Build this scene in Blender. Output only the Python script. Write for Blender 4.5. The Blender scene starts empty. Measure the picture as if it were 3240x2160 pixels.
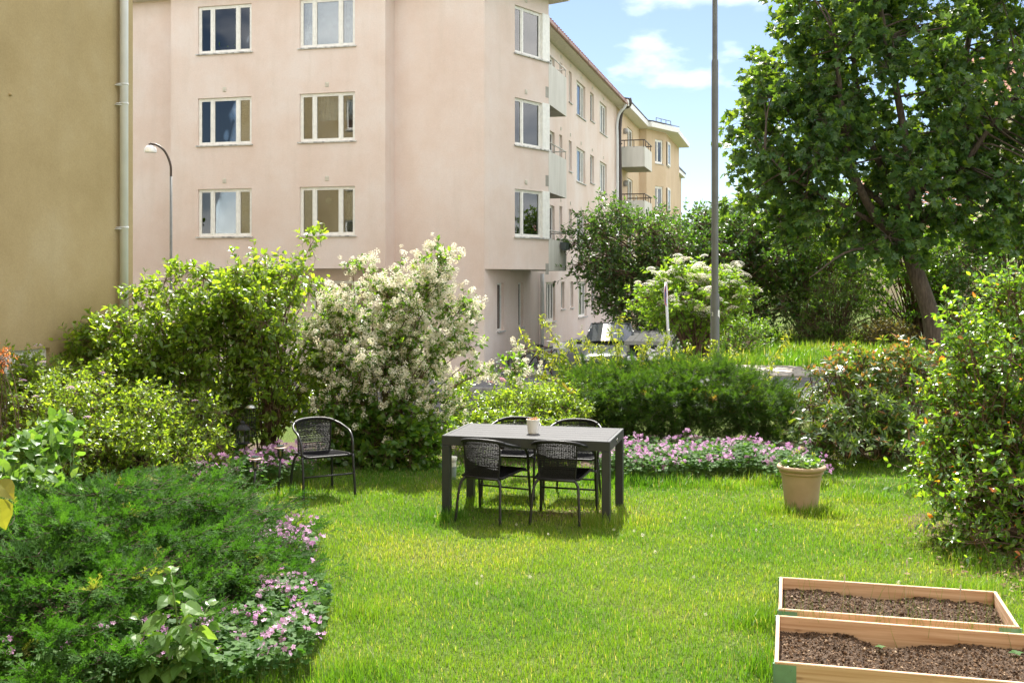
import bpy, math, random
import numpy as np
from mathutils import Vector

# ---------------------------------------------------------------- camera, sky, sun, exposure
scene = bpy.context.scene
COL = scene.collection
CLOUD = 5.3
HC = 2.2          # camera height above the lawn
F = 3400.0        # focal length in pixels of the 3240 px wide photograph
cam_data = bpy.data.cameras.new("camera")
cam = bpy.data.objects.new("camera", cam_data)
COL.objects.link(cam)
cam.location = (0, 0, HC)
cam.rotation_euler = (math.radians(90), 0, 0)
cam_data.sensor_width = 36.0
cam_data.lens = 36.0 * F / 3240.0
cam_data.shift_y = -(1080 - 875) / 3240.0
cam_data.clip_start = 0.05
cam_data.clip_end = 2000
scene.camera = cam

SUN_EL = math.radians(54)
world = bpy.data.worlds.new("World")
scene.world = world
world.use_nodes = True
wn, wl = world.node_tree.nodes, world.node_tree.links
wn.clear()
w_out = wn.new("ShaderNodeOutputWorld")
w_bg = wn.new("ShaderNodeBackground")
w_sky = wn.new("ShaderNodeTexSky")
w_sky.sky_type = 'NISHITA'
w_sky.sun_disc = False
w_sky.sun_elevation = SUN_EL
w_sky.sun_rotation = 0.0
w_sky.air_density = 0.75
w_sky.dust_density = 0.5
w_sky.ozone_density = 1.6
w_bg.inputs['Strength'].default_value = 0.05
# sunlit cumulus with blue gaps, the same kind of cloud all round
w_tc = wn.new("ShaderNodeTexCoord")
w_map = wn.new("ShaderNodeMapping"); w_map.inputs['Scale'].default_value = (1.0, 1.0, 2.2)
w_map.inputs['Location'].default_value = (CLOUD, 0.15, 0.0)
w_no = wn.new("ShaderNodeTexNoise"); w_no.inputs['Scale'].default_value = 2.2
w_no.inputs['Detail'].default_value = 8; w_no.inputs['Roughness'].default_value = 0.5
w_r = wn.new("ShaderNodeValToRGB")
w_r.color_ramp.elements[0].position = 0.44; w_r.color_ramp.elements[0].color = (0, 0, 0, 1)
w_r.color_ramp.elements[1].position = 0.60; w_r.color_ramp.elements[1].color = (1, 1, 1, 1)
w_cl = wn.new("ShaderNodeBackground"); w_cl.inputs['Color'].default_value = (1.0, 0.975, 0.94, 1); w_cl.inputs['Strength'].default_value = 1.25
w_ms = wn.new("ShaderNodeMixShader")
wl.new(w_tc.outputs['Generated'], w_map.inputs['Vector'])
wl.new(w_map.outputs['Vector'], w_no.inputs['Vector'])
wl.new(w_no.outputs['Fac'], w_r.inputs['Fac'])
wl.new(w_sky.outputs['Color'], w_bg.inputs['Color'])
wl.new(w_r.outputs['Color'], w_ms.inputs['Fac'])
wl.new(w_bg.outputs['Background'], w_ms.inputs[1]); wl.new(w_cl.outputs['Background'], w_ms.inputs[2])
wl.new(w_ms.outputs['Shader'], w_out.inputs['Surface'])

sun_data = bpy.data.lights.new("sun", 'SUN')
sun_data.energy = 3.5
sun_data.angle = math.radians(0.5)
sun_data.color = (1.0, 0.955, 0.87)
sun = bpy.data.objects.new("sun", sun_data)
COL.objects.link(sun)
_sd = Vector((0.0, math.cos(SUN_EL), math.sin(SUN_EL)))
sun.rotation_euler = _sd.to_track_quat('Z', 'Y').to_euler()
sun.location = (0, 40, 60)

scene.view_settings.view_transform = 'Standard'
scene.view_settings.look = 'None'
scene.view_settings.gamma = 1.0
scene.view_settings.use_curve_mapping = False
scene.view_settings.exposure = 1.8
scene.render.engine = 'CYCLES'
scene.cycles.max_bounces = 10
scene.cycles.diffuse_bounces = 6
scene.cycles.transmission_bounces = 6
scene.cycles.transparent_max_bounces = 12
scene.cycles.sample_clamp_indirect = 6.0

# ---------------------------------------------------------------- helpers
def px(x, y, Y):
    "point at depth Y seen at photograph pixel (x, y)"
    return ((x - 1620) / F * Y, Y, HC - (y - 875) / F * Y)

def tag(o, label=None, cat=None, group=None, kind=None):
    if label: o['label'] = label
    if cat: o['category'] = cat
    if group: o['group'] = group
    if kind: o['kind'] = kind
    return o

def empty(name, loc=(0, 0, 0), rz=0.0, parent=None):
    o = bpy.data.objects.new(name, None)
    COL.objects.link(o)
    o.location = loc
    o.rotation_euler = (0, 0, rz)
    if parent: o.parent = parent
    return o

def thing(name, label, cat, loc=(0, 0, 0), rz=0.0, group=None):
    return tag(empty(name, loc, rz), label, cat, group)

def root_loc(p):
    v = Vector((0, 0, 0))
    while p is not None:
        v += p.location
        p = p.parent
    return v

def mesh_np(name, V, Fa, mat, parent=None, smooth=False, rnd=None, kind=None, world=True):
    """V (n,3); Fa list of (m,k) int arrays (k=3 or 4); rnd per face"""
    if not isinstance(Fa, (list, tuple)): Fa = [Fa]
    Fa = [np.asarray(f, dtype=np.int32) for f in Fa if len(f)]
    V = np.asarray(V, dtype=np.float64)
    if world and parent is not None:
        V = V - np.array(root_loc(parent))
    me = bpy.data.meshes.new(name)
    me.vertices.add(len(V)); me.vertices.foreach_set('co', V.astype(np.float32).ravel())
    tot = np.concatenate([np.full(len(f), f.shape[1], dtype=np.int32) for f in Fa])
    idx = np.concatenate([f.ravel() for f in Fa])
    me.loops.add(len(idx)); me.loops.foreach_set('vertex_index', idx)
    me.polygons.add(len(tot))
    st = np.zeros(len(tot), dtype=np.int32); st[1:] = np.cumsum(tot)[:-1]
    me.polygons.foreach_set('loop_start', st)
    me.polygons.foreach_set('loop_total', tot)
    me.polygons.foreach_set('use_smooth', np.full(len(tot), bool(smooth)))
    if rnd is not None:
        a = me.attributes.new('rnd', 'FLOAT', 'FACE')
        a.data.foreach_set('value', np.asarray(rnd, dtype=np.float32))
    me.materials.append(mat)
    me.update(calc_edges=True)
    me.validate()
    o = bpy.data.objects.new(name, me)
    COL.objects.link(o)
    if parent is not None: o.parent = parent
    if kind: o['kind'] = kind
    return o

class MB:
    def __init__(s):
        s.v = []; s.f = []
    def quad(s, a, b, c, d):
        n = len(s.v); s.v += [a, b, c, d]; s.f.append((n, n + 1, n + 2, n + 3))
    def poly(s, pts):
        n = len(s.v); s.v += list(pts); s.f.append(tuple(range(n, n + len(pts))))
    def box(s, x0, x1, y0, y1, z0, z1, T=None, bevel=0.0):
        if T is None: T = lambda x, y, z: (x, y, z)
        n = len(s.v)
        if bevel <= 0:
            s.v += [T(x, y, z) for z in (z0, z1) for y in (y0, y1) for x in (x0, x1)]
            s.f += [(n, n + 2, n + 3, n + 1), (n + 4, n + 5, n + 7, n + 6), (n, n + 1, n + 5, n + 4),
                    (n + 2, n + 6, n + 7, n + 3), (n, n + 4, n + 6, n + 2), (n + 1, n + 3, n + 7, n + 5)]
        else:
            b = bevel
            def ring(x0, x1, y0, y1, z, c):
                return [(x0 + c, y0, z), (x1 - c, y0, z), (x1, y0 + c, z), (x1, y1 - c, z), (x1 - c, y1, z), (x0 + c, y1, z), (x0, y1 - c, z), (x0, y0 + c, z)]
            rs = [ring(x0 + b, x1 - b, y0 + b, y1 - b, z0, b * .4), ring(x0, x1, y0, y1, z0 + b, b), ring(x0, x1, y0, y1, z1 - b, b), ring(x0 + b, x1 - b, y0 + b, y1 - b, z1, b * .4)]
            for r in rs: s.v += [T(*p) for p in r]
            for k in range(3):
                for i in range(8):
                    j = (i + 1) % 8
                    s.f.append((n + k * 8 + i, n + k * 8 + j, n + k * 8 + 8 + j, n + k * 8 + 8 + i))
            s.f.append(tuple(n + i for i in range(7, -1, -1))); s.f.append(tuple(n + 24 + i for i in range(8)))
    def tube(s, pts, r, sides=8, closed=False, cap=True):
        pts = [Vector(p) for p in pts]
        m = len(pts)
        rr = r if isinstance(r, (list, tuple)) else [r] * m
        t0 = (pts[1] - pts[0]).normalized()
        ref = Vector((0, 0, 1)) if abs(t0.z) < 0.9 else Vector((1, 0, 0))
        u = t0.cross(ref).normalized()
        n0 = len(s.v)
        for i, p in enumerate(pts):
            if closed: t = pts[(i + 1) % m] - pts[i - 1]
            else: t = pts[min(i + 1, m - 1)] - pts[max(i - 1, 0)]
            t = t.normalized() if t.length > 1e-9 else t0
            u = (u - t * u.dot(t)); u = u.normalized() if u.length > 1e-6 else t.orthogonal().normalized()
            w = t.cross(u)
            for k in range(sides):
                a = 2 * math.pi * k / sides
                s.v.append(tuple(p + (u * math.cos(a) + w * math.sin(a)) * rr[i]))
        for i in range(m if closed else m - 1):
            j = (i + 1) % m
            for k in range(sides):
                l = (k + 1) % sides
                s.f.append((n0 + i * sides + k, n0 + i * sides + l, n0 + j * sides + l, n0 + j * sides + k))
        if cap and not closed:
            s.f.append(tuple(n0 + k for k in range(sides - 1, -1, -1)))
            s.f.append(tuple(n0 + (m - 1) * sides + k for k in range(sides)))
    def lathe(s, prof, c=(0, 0, 0), n=24, cap0=True, cap1=False, a0=0):
        n0 = len(s.v)
        for r, z in prof:
            for k in range(n):
                a = 2 * math.pi * k / n + a0
                s.v.append((c[0] + r * math.cos(a), c[1] + r * math.sin(a), c[2] + z))
        for i in range(len(prof) - 1):
            for k in range(n):
                l = (k + 1) % n
                s.f.append((n0 + i * n + k, n0 + i * n + l, n0 + i * n + n + l, n0 + i * n + n + k))
        if cap0: s.f.append(tuple(n0 + k for k in range(n - 1, -1, -1)))
        if cap1: s.f.append(tuple(n0 + (len(prof) - 1) * n + k for k in range(n)))
    def build(s, name, mat, parent=None, smooth=False, kind=None, world=True, label=None, angle=None):
        me = bpy.data.meshes.new(name)
        off = root_loc(parent) if (world and parent is not None) else Vector((0, 0, 0))
        me.from_pydata([(x - off.x, y - off.y, z - off.z) for x, y, z in s.v], [], s.f)
        me.materials.append(mat)
        if smooth:
            me.polygons.foreach_set('use_smooth', [True] * len(me.polygons))
            if angle is not None and hasattr(me, 'set_sharp_from_angle'): me.set_sharp_from_angle(angle=math.radians(angle))
        me.update()
        o = bpy.data.objects.new(name, me)
        COL.objects.link(o)
        if parent is not None: o.parent = parent
        if kind: o['kind'] = kind
        if label: o['label'] = label
        return o

def copy_tree(o, parent=None):
    c = o.copy(); COL.objects.link(c)
    c.parent = parent
    for ch in list(o.children): copy_tree(ch, c)
    return c

def catmull(P, n=6):
    P = [Vector(p) for p in P]
    Q = [P[0] * 2 - P[1]] + P + [P[-1] * 2 - P[-2]]
    out = []
    for i in range(1, len(Q) - 2):
        for k in range(n):
            t = k / n
            a, b, c, d = Q[i - 1], Q[i], Q[i + 1], Q[i + 2]
            out.append(0.5 * ((2 * b) + (c - a) * t + (2 * a - 5 * b + 4 * c - d) * t * t + (3 * b - a - 3 * c + d) * t ** 3))
    out.append(P[-1])
    return out

# ---------------------------------------------------------------- materials
def new_mat(name):
    m = bpy.data.materials.new(name); m.use_nodes = True
    return m, m.node_tree.nodes, m.node_tree.links, m.node_tree.nodes['Principled BSDF']

def ramp(nodes, stops):
    r = nodes.new("ShaderNodeValToRGB")
    e = r.color_ramp.elements
    e[0].position, e[0].color = stops[0][0], (*stops[0][1], 1)
    e[1].position, e[1].color = stops[-1][0], (*stops[-1][1], 1)
    for p, c in stops[1:-1]:
        x = e.new(p); x.color = (*c, 1)
    return r

def noisy(name, stops, scale=4, detail=6, rough=0.7, bump=0.3, bscale=60, metallic=0.0, stretch=(1, 1, 1), spec=0.5, bdist=0.01, rough_n=0.55):
    m, n, l, b = new_mat(name)
    tc = n.new("ShaderNodeTexCoord"); mp = n.new("ShaderNodeMapping"); mp.inputs['Scale'].default_value = stretch
    l.new(tc.outputs['Object'], mp.inputs['Vector'])
    no = n.new("ShaderNodeTexNoise"); no.inputs['Scale'].default_value = scale; no.inputs['Detail'].default_value = detail
    no.inputs['Roughness'].default_value = rough_n
    l.new(mp.outputs['Vector'], no.inputs['Vector'])
    r = ramp(n, stops); l.new(no.outputs['Fac'], r.inputs['Fac']); l.new(r.outputs['Color'], b.inputs['Base Color'])
    b.inputs['Roughness'].default_value = rough; b.inputs['Metallic'].default_value = metallic
    b.inputs['Specular IOR Level'].default_value = spec
    if bump > 0:
        n2 = n.new("ShaderNodeTexNoise"); n2.inputs['Scale'].default_value = bscale; n2.inputs['Detail'].default_value = 4
        l.new(mp.outputs['Vector'], n2.inputs['Vector'])
        bp = n.new("ShaderNodeBump"); bp.inputs['Strength'].default_value = bump; bp.inputs['Distance'].default_value = bdist
        l.new(n2.outputs['Fac'], bp.inputs['Height']); l.new(bp.outputs['Normal'], b.inputs['Normal'])
    return m

def plain(name, col, rough=0.5, metallic=0.0, spec=0.5, var=0.12, scale=9):
    c0 = tuple(c * (1 - var) for c in col); c1 = tuple(min(1, c * (1 + var)) for c in col)
    return noisy(name, [(0.3, c0), (0.7, c1)], scale=scale, detail=3, rough=rough, bump=0.0, metallic=metallic, spec=spec)

def plaster(name, a, b_, c, stain, scale=0.5):
    "rendered wall: large soft patches, fine grain, faint vertical runs"
    m, n, l, b = new_mat(name)
    tc = n.new("ShaderNodeTexCoord")
    n1 = n.new("ShaderNodeTexNoise"); n1.inputs['Scale'].default_value = scale; n1.inputs['Detail'].default_value = 7; n1.inputs['Roughness'].default_value = 0.62
    l.new(tc.outputs['Object'], n1.inputs['Vector'])
    r1 = ramp(n, [(0.36, a), (0.5, b_), (0.64, c)]); l.new(n1.outputs['Fac'], r1.inputs['Fac'])
    mp = n.new("ShaderNodeMapping"); mp.inputs['Scale'].default_value = (2.2, 2.2, 0.22)
    l.new(tc.outputs['Object'], mp.inputs['Vector'])
    n2 = n.new("ShaderNodeTexNoise"); n2.inputs['Scale'].default_value = 1.6; n2.inputs['Detail'].default_value = 5
    l.new(mp.outputs['Vector'], n2.inputs['Vector'])
    r2 = ramp(n, [(0.52, (0, 0, 0)), (0.78, (0.5, 0.5, 0.5))]); l.new(n2.outputs['Fac'], r2.inputs['Fac'])
    mx = n.new("ShaderNodeMixRGB"); mx.inputs['Color2'].default_value = (*stain, 1)
    l.new(r2.outputs['Color'], mx.inputs['Fac']); l.new(r1.outputs['Color'], mx.inputs['Color1'])
    n3 = n.new("ShaderNodeTexNoise"); n3.inputs['Scale'].default_value = 45; n3.inputs['Detail'].default_value = 4; n3.inputs['Roughness'].default_value = 0.7
    l.new(tc.outputs['Object'], n3.inputs['Vector'])
    r3 = ramp(n, [(0.3, (0.86, 0.86, 0.86)), (0.7, (1.1, 1.1, 1.1))]); l.new(n3.outputs['Fac'], r3.inputs['Fac'])
    mu = n.new("ShaderNodeMixRGB"); mu.blend_type = 'MULTIPLY'; mu.inputs['Fac'].default_value = 0.7
    l.new(mx.outputs['Color'], mu.inputs['Color1']); l.new(r3.outputs['Color'], mu.inputs['Color2'])
    l.new(mu.outputs['Color'], b.inputs['Base Color'])
    b.inputs['Roughness'].default_value = 0.92; b.inputs['Specular IOR Level'].default_value = 0.2
    bp = n.new("ShaderNodeBump"); bp.inputs['Strength'].default_value = 0.35; bp.inputs['Distance'].default_value = 0.006
    l.new(n3.outputs['Fac'], bp.inputs['Height']); l.new(bp.outputs['Normal'], b.inputs['Normal'])
    return m

def leaf_mat(name, stops, tint=(1.9, 1.7, 0.5), trans=0.4, rough=0.42, spec=0.5):
    "leaf or petal: colour differs from leaf to leaf, light passes through"
    m, n, l, b = new_mat(name)
    g = 1.42 if trans > 0 and max(stops[0][1]) < .3 else 1.0
    stops = [(p, tuple(c * g for c in q)) for p, q in stops]
    if g > 1: tint = tuple(c * 1.45 for c in tint); trans = min(.55, trans + .06)
    at = n.new("ShaderNodeAttribute"); at.attribute_name = 'rnd'
    oi = n.new("ShaderNodeObjectInfo")
    ad = n.new("ShaderNodeMath"); ad.operation = 'ADD'
    fr = n.new("ShaderNodeMath"); fr.operation = 'FRACT'
    l.new(at.outputs['Fac'], ad.inputs[0]); l.new(oi.outputs['Random'], ad.inputs[1]); l.new(ad.outputs[0], fr.inputs[0])
    # the whole-foliage meshes carry their own value; single leaves take the object's
    ic = n.new("ShaderNodeMath"); ic.operation = 'GREATER_THAN'; ic.inputs[1].default_value = 0.0001
    l.new(at.outputs['Fac'], ic.inputs[0])
    mixf = n.new("ShaderNodeMix"); mixf.data_type = 'FLOAT'
    l.new(ic.outputs[0], mixf.inputs[0]); l.new(oi.outputs['Random'], mixf.inputs[2]); l.new(at.outputs['Fac'], mixf.inputs[3])
    r = ramp(n, stops); l.new(mixf.outputs[0], r.inputs['Fac'])
    l.new(r.outputs['Color'], b.inputs['Base Color'])
    b.inputs['Roughness'].default_value = rough; b.inputs['Specular IOR Level'].default_value = spec
    tr = n.new("ShaderNodeBsdfTranslucent")
    mu = n.new("ShaderNodeMixRGB"); mu.blend_type = 'MULTIPLY'; mu.inputs['Fac'].default_value = 1; mu.inputs['Color2'].default_value = (*tint, 1)
    l.new(r.outputs['Color'], mu.inputs['Color1']); l.new(mu.outputs['Color'], tr.inputs['Color'])
    ms = n.new("ShaderNodeMixShader"); ms.inputs['Fac'].default_value = trans
    l.new(b.outputs['BSDF'], ms.inputs[1]); l.new(tr.outputs['BSDF'], ms.inputs[2])
    l.new(ms.outputs['Shader'], n['Material Output'].inputs['Surface'])
    return m

def glass_mat(name, ior=2.0, tint=(0.75, 0.8, 0.82), wav=0.0015):
    m = bpy.data.materials.new(name); m.use_nodes = True
    n, l = m.node_tree.nodes, m.node_tree.links; n.clear()
    o = n.new("ShaderNodeOutputMaterial"); f = n.new("ShaderNodeFresnel"); f.inputs['IOR'].default_value = ior
    t = n.new("ShaderNodeBsdfTransparent"); t.inputs['Color'].default_value = (*tint, 1)
    g = n.new("ShaderNodeBsdfGlossy"); g.inputs['Roughness'].default_value = 0.0
    mx = n.new("ShaderNodeMixShader")
    tc = n.new("ShaderNodeTexCoord"); no = n.new("ShaderNodeTexNoise"); no.inputs['Scale'].default_value = 1.3; no.inputs['Detail'].default_value = 1
    bp = n.new("ShaderNodeBump"); bp.inputs['Strength'].default_value = 1.0; bp.inputs['Distance'].default_value = wav
    l.new(tc.outputs['Object'], no.inputs['Vector']); l.new(no.outputs['Fac'], bp.inputs['Height']); l.new(bp.outputs['Normal'], g.inputs['Normal'])
    l.new(f.outputs['Fac'], mx.inputs['Fac']); l.new(t.outputs['BSDF'], mx.inputs[1]); l.new(g.outputs['BSDF'], mx.inputs[2])
    l.new(mx.outputs['Shader'], o.inputs['Surface'])
    return m

def wood_mat(name, a, b_, knots=True):
    m, n, l, b = new_mat(name)
    tc = n.new("ShaderNodeTexCoord"); mp = n.new("ShaderNodeMapping"); mp.inputs['Scale'].default_value = (0.9, 12, 34)
    l.new(tc.outputs['Object'], mp.inputs['Vector'])
    no = n.new("ShaderNodeTexNoise"); no.inputs['Scale'].default_value = 1.6; no.inputs['Detail'].default_value = 7; no.inputs['Distortion'].default_value = 0.6
    l.new(mp.outputs['Vector'], no.inputs['Vector'])
    r = ramp(n, [(0.3, a), (0.7, b_)]); l.new(no.outputs['Fac'], r.inputs['Fac'])
    vo = n.new("ShaderNodeTexVoronoi"); vo.inputs['Scale'].default_value = 1.0
    mp2 = n.new("ShaderNodeMapping"); mp2.inputs['Scale'].default_value = (2.6, 3, 7); l.new(tc.outputs['Object'], mp2.inputs['Vector']); l.new(mp2.outputs['Vector'], vo.inputs['Vector'])
    rk = ramp(n, [(0.05, (1, 1, 1)), (0.11, (0, 0, 0))]); l.new(vo.outputs['Distance'], rk.inputs['Fac'])
    mx = n.new("ShaderNodeMixRGB"); mx.inputs['Color2'].default_value = (0.13, 0.055, 0.022, 1)
    l.new(rk.outputs['Color'], mx.inputs['Fac']); l.new(r.outputs['Color'], mx.inputs['Color1'])
    l.new((mx if knots else r).outputs['Color'], b.inputs['Base Color'])
    b.inputs['Roughness'].default_value = 0.75
    bp = n.new("ShaderNodeBump"); bp.inputs['Strength'].default_value = 0.3; bp.inputs['Distance'].default_value = 0.003
    l.new(no.outputs['Fac'], bp.inputs['Height']); l.new(bp.outputs['Normal'], b.inputs['Normal'])
    return m

M = {}
M['pink'] = plaster('pink_render', (0.70, 0.56, 0.485), (0.735, 0.61, 0.545), (0.76, 0.66, 0.61), (0.65, 0.545, 0.475))
M['yellow'] = plaster('ochre_render', (0.37, 0.28, 0.145), (0.41, 0.315, 0.17), (0.44, 0.35, 0.205), (0.33, 0.26, 0.145), scale=0.8)
M['apricot'] = plaster('apricot_render', (0.60, 0.455, 0.31), (0.64, 0.495, 0.345), (0.67, 0.53, 0.385), (0.54, 0.42, 0.29))
M['cream'] = plaster('cream_render', (0.62, 0.52, 0.36), (0.66, 0.56, 0.40), (0.69, 0.6, 0.45), (0.55, 0.46, 0.32))
M['plinth'] = plaster('plinth_render', (0.42, 0.41, 0.39), (0.46, 0.45, 0.43), (0.5, 0.49, 0.47), (0.36, 0.35, 0.33))
M['soffit'] = plain('soffit_board', (0.62, 0.58, 0.50), 0.8)
M['white'] = plain('white_paint', (0.74, 0.73, 0.69), 0.45, var=0.06)
M['winframe'] = plain('white_window_paint', (0.80, 0.79, 0.75), 0.5, var=0.08)
M['sill'] = noisy('weathered_sill', [(0.45, (0.60, 0.59, 0.56)), (0.62, (0.28, 0.28, 0.28))], scale=7, rough=0.6, bump=0.1)
M['pipe'] = plain('pale_grey_pipe', (0.64, 0.65, 0.66), 0.45, var=0.06, scale=3)
M['brownpipe'] = plain('dark_brown_metal', (0.045, 0.028, 0.022), 0.45)
M['rail'] = plain('painted_rail', (0.5, 0.47, 0.43), 0.5)
M['balcony'] = noisy('balcony_panel_paint', [(0.35, (0.58, 0.555, 0.50)), (0.65, (0.68, 0.655, 0.60))], scale=1.2, rough=0.7, bump=0.0, stretch=(3, 3, 0.5))
M['concrete'] = noisy('concrete', [(0.3, (0.28, 0.26, 0.23)), (0.7, (0.42, 0.40, 0.36))], scale=3, rough=0.9)
M['roof'] = noisy('red_roof', [(0.3, (0.22, 0.075, 0.045)), (0.7, (0.36, 0.14, 0.09))], scale=5, rough=0.85)
M['darkroof'] = noisy('dark_sheet_roof', [(0.3, (0.06, 0.06, 0.065)), (0.7, (0.1, 0.1, 0.11))], scale=5, rough=0.6)
M['glass'] = glass_mat('window_glass')
M['glass2'] = glass_mat('window_glass_far', ior=2.2)
M['room'] = plain('room_warm_grey', (0.30, 0.26, 0.21), 0.9)  # one even warm grey for the room interiors
M['curtain'] = plain('white_curtain', (0.72, 0.70, 0.66), 0.9)
M['blind'] = plain('pale_blind', (0.62, 0.66, 0.70), 0.6)
M['asphalt'] = noisy('asphalt', [(0.3, (0.075, 0.075, 0.08)), (0.7, (0.12, 0.12, 0.125))], scale=3, rough=0.9, bump=0.5, bscale=140, bdist=0.004)
M['kerb'] = noisy('granite_kerb', [(0.3, (0.26, 0.25, 0.24)), (0.7, (0.38, 0.37, 0.35))], scale=12, rough=0.85, bump=0.3)
M['slab'] = noisy('path_slab_stone', [(0.3, (0.30, 0.26, 0.22)), (0.7, (0.46, 0.41, 0.36))], scale=5, rough=0.9, bump=0.35)
M['blackmetal'] = plain('black_tube_metal', (0.016, 0.016, 0.018), 0.38, var=0.2)
M['rattan'] = noisy('black_rattan', [(0.3, (0.006, 0.006, 0.007)), (0.7, (0.016, 0.015, 0.016))], scale=40, spec=0.3, rough=0.5, bump=0.2)
M['anthracite'] = plain('anthracite_aluminium', (0.030, 0.032, 0.036), 0.5, var=0.1)
M['tabletop'] = noisy('tabletop_composite', [(0.3, (0.05, 0.049, 0.052)), (0.7, (0.075, 0.074, 0.077))], scale=1.4, spec=0.25, rough=0.6, bump=0.12, stretch=(2, 18, 2), bscale=60)
M['bark'] = noisy('bark', [(0.3, (0.055, 0.040, 0.030)), (0.7, (0.14, 0.105, 0.078))], scale=6, rough=0.95, bump=0.9, bscale=14, stretch=(3, 3, 0.7), bdist=0.03)
M['twig'] = noisy('twig_bark', [(0.3, (0.09, 0.055, 0.035)), (0.7, (0.20, 0.13, 0.085))], scale=8, rough=0.9, bump=0.0)
M['greenstem'] = plain('green_stem', (0.10, 0.16, 0.035), 0.6)

# directions of the buildings
WD = np.array([0.2504, 0.9681])      # along the long wing, away from the camera
UD = np.array([0.9681, -0.2504])     # along the street front, to the right
def lv(l, v, z):
    "street coordinates: l to the right along the front, v away from the camera"
    return (UD[0] * l + WD[0] * v, UD[1] * l + WD[1] * v, z)
def to_lv(x, y):
    return x * UD[0] + y * UD[1], x * WD[0] + y * WD[1]
def sstep(a, b, x):
    t = np.clip((x - a) / (b - a), 0, 1)
    return t * t * (3 - 2 * t)
def ground_h(x, y):
    l, v = x * UD[0] + y * UD[1], x * WD[0] + y * WD[1]
    return -0.78 * sstep(14.6, 17.2, v) * (1 - sstep(-5.2, -2.0, l))
# ---------------------------------------------------------------- ground
def grid_sheet(name, ls, vs, zoff, mat, kind='structure', base=None):
    L, Vv = np.meshgrid(ls, vs)
    X = UD[0] * L + WD[0] * Vv; Y = UD[1] * L + WD[1] * Vv
    Z = ground_h(X, Y) + zoff
    P = np.stack([X.ravel(), Y.ravel(), Z.ravel()], 1)
    nl, nv = len(ls), len(vs)
    i = np.arange(nl * nv).reshape(nv, nl)
    Fq = np.stack([i[:-1, :-1].ravel(), i[:-1, 1:].ravel(), i[1:, 1:].ravel(), i[1:, :-1].ravel()], 1)
    o = mesh_np(name, P, Fq, mat, smooth=True)
    o['kind'] = kind
    return o

def ground_mat():
    m, n, l, b = new_mat('turf_soil')
    tc = n.new("ShaderNodeTexCoord")
    n1 = n.new("ShaderNodeTexNoise"); n1.inputs['Scale'].default_value = 0.8; n1.inputs['Detail'].default_value = 8
    l.new(tc.outputs['Object'], n1.inputs['Vector'])
    r1 = ramp(n, [(0.35, (0.075, 0.12, 0.022)), (0.55, (0.11, 0.15, 0.032)), (0.75, (0.14, 0.14, 0.05))])
    l.new(n1.outputs['Fac'], r1.inputs['Fac'])
    n2 = n.new("ShaderNodeTexNoise"); n2.inputs['Scale'].default_value = 38; n2.inputs['Detail'].default_value = 6
    l.new(tc.outputs['Object'], n2.inputs['Vector'])
    r2 = ramp(n, [(0.3, (0.35, 0.35, 0.35)), (0.7, (1.25, 1.25, 1.25))]); l.new(n2.outputs['Fac'], r2.inputs['Fac'])
    mu = n.new("ShaderNodeMixRGB"); mu.blend_type = 'MULTIPLY'; mu.inputs['Fac'].default_value = 1
    l.new(r1.outputs['Color'], mu.inputs['Color1']); l.new(r2.outputs['Color'], mu.inputs['Color2'])
    l.new(mu.outputs['Color'], b.inputs['Base Color']); b.inputs['Roughness'].default_value = 0.95
    b.inputs['Specular IOR Level'].default_value = 0.1
    bp = n.new("ShaderNodeBump"); bp.inputs['Strength'].default_value = 0.7; bp.inputs['Distance'].default_value = 0.03
    l.new(n2.outputs['Fac'], bp.inputs['Height']); l.new(bp.outputs['Normal'], b.inputs['Normal'])
    return m
M['turf'] = ground_mat()
ls = np.concatenate([np.linspace(-400, -30, 12), np.linspace(-26, 26, 105), np.linspace(30, 400, 12)])
vs = np.concatenate([np.linspace(-200, -4, 10), np.linspace(0, 70, 141), np.linspace(80, 900, 14)])
grid_sheet('ground', ls, vs, 0.0, M['turf'])
grid_sheet('road', np.linspace(-60, 60, 241), np.linspace(18.3, 24.3, 13), 0.004, M['asphalt'])
grid_sheet('street_apron', np.linspace(-60, -2.9, 120), np.linspace(24.304, 26.75, 6), 0.004, M['asphalt'])
grid_sheet('pavement', np.linspace(-60, -2.9, 120), np.linspace(26.87, 29.9, 7), 0.10, noisy('pavement_asphalt', [(0.3, (0.11, 0.11, 0.115)), (0.7, (0.16, 0.16, 0.165))], scale=3, rough=0.9, bump=0.4, bscale=140, bdist=0.004))
grid_sheet('yard', np.linspace(-8.7, -2.9, 14), np.linspace(29.904, 62, 40), 0.004, M['asphalt'])
# kerb stones, one by one where they can be seen
kerb = tag(empty('kerb'), None, None, None, 'structure')
for i in range(14):
    mb = MB()
    l0 = -14.5 + i * 0.85
    x, y, _ = lv(l0 + .4, 26.81, 0)
    z = float(ground_h(x, y))
    mb.box(l0 + .004, l0 + .846, 26.752, 26.868, z - .06, z + 0.105 + .003 * (i % 3), T=lv, bevel=0.012)
    mb.build('kerb_stone', M['kerb'], kerb)
# stone slabs of the path on the right
path = tag(empty('path'), None, None, None, 'structure')
rng = random.Random(4)
for i in range(13):
    for j in range(5):
        l0 = -2.4 + i * 0.62 + (j % 2) * 0.2; v0 = 24.42 + j * 0.5
        x, y, _ = lv(l0, v0, 0); z = float(ground_h(x, y)) + 0.012 + rng.uniform(0, .012)
        mb = MB(); w = 0.60 + rng.uniform(-.02, .012)
        mb.box(l0, l0 + w, v0, v0 + 0.485, z - .04, z + .02, T=lv, bevel=0.008)
        mb.build('slab', M['slab'], path)

# ---------------------------------------------------------------- buildings
def frame_T(o, d, inn):
    "a along the wall, q inward, z up"
    return lambda a, q, z: (o[0] + d[0] * a + inn[0] * q, o[1] + d[1] * a + inn[1] * q, z)

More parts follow.
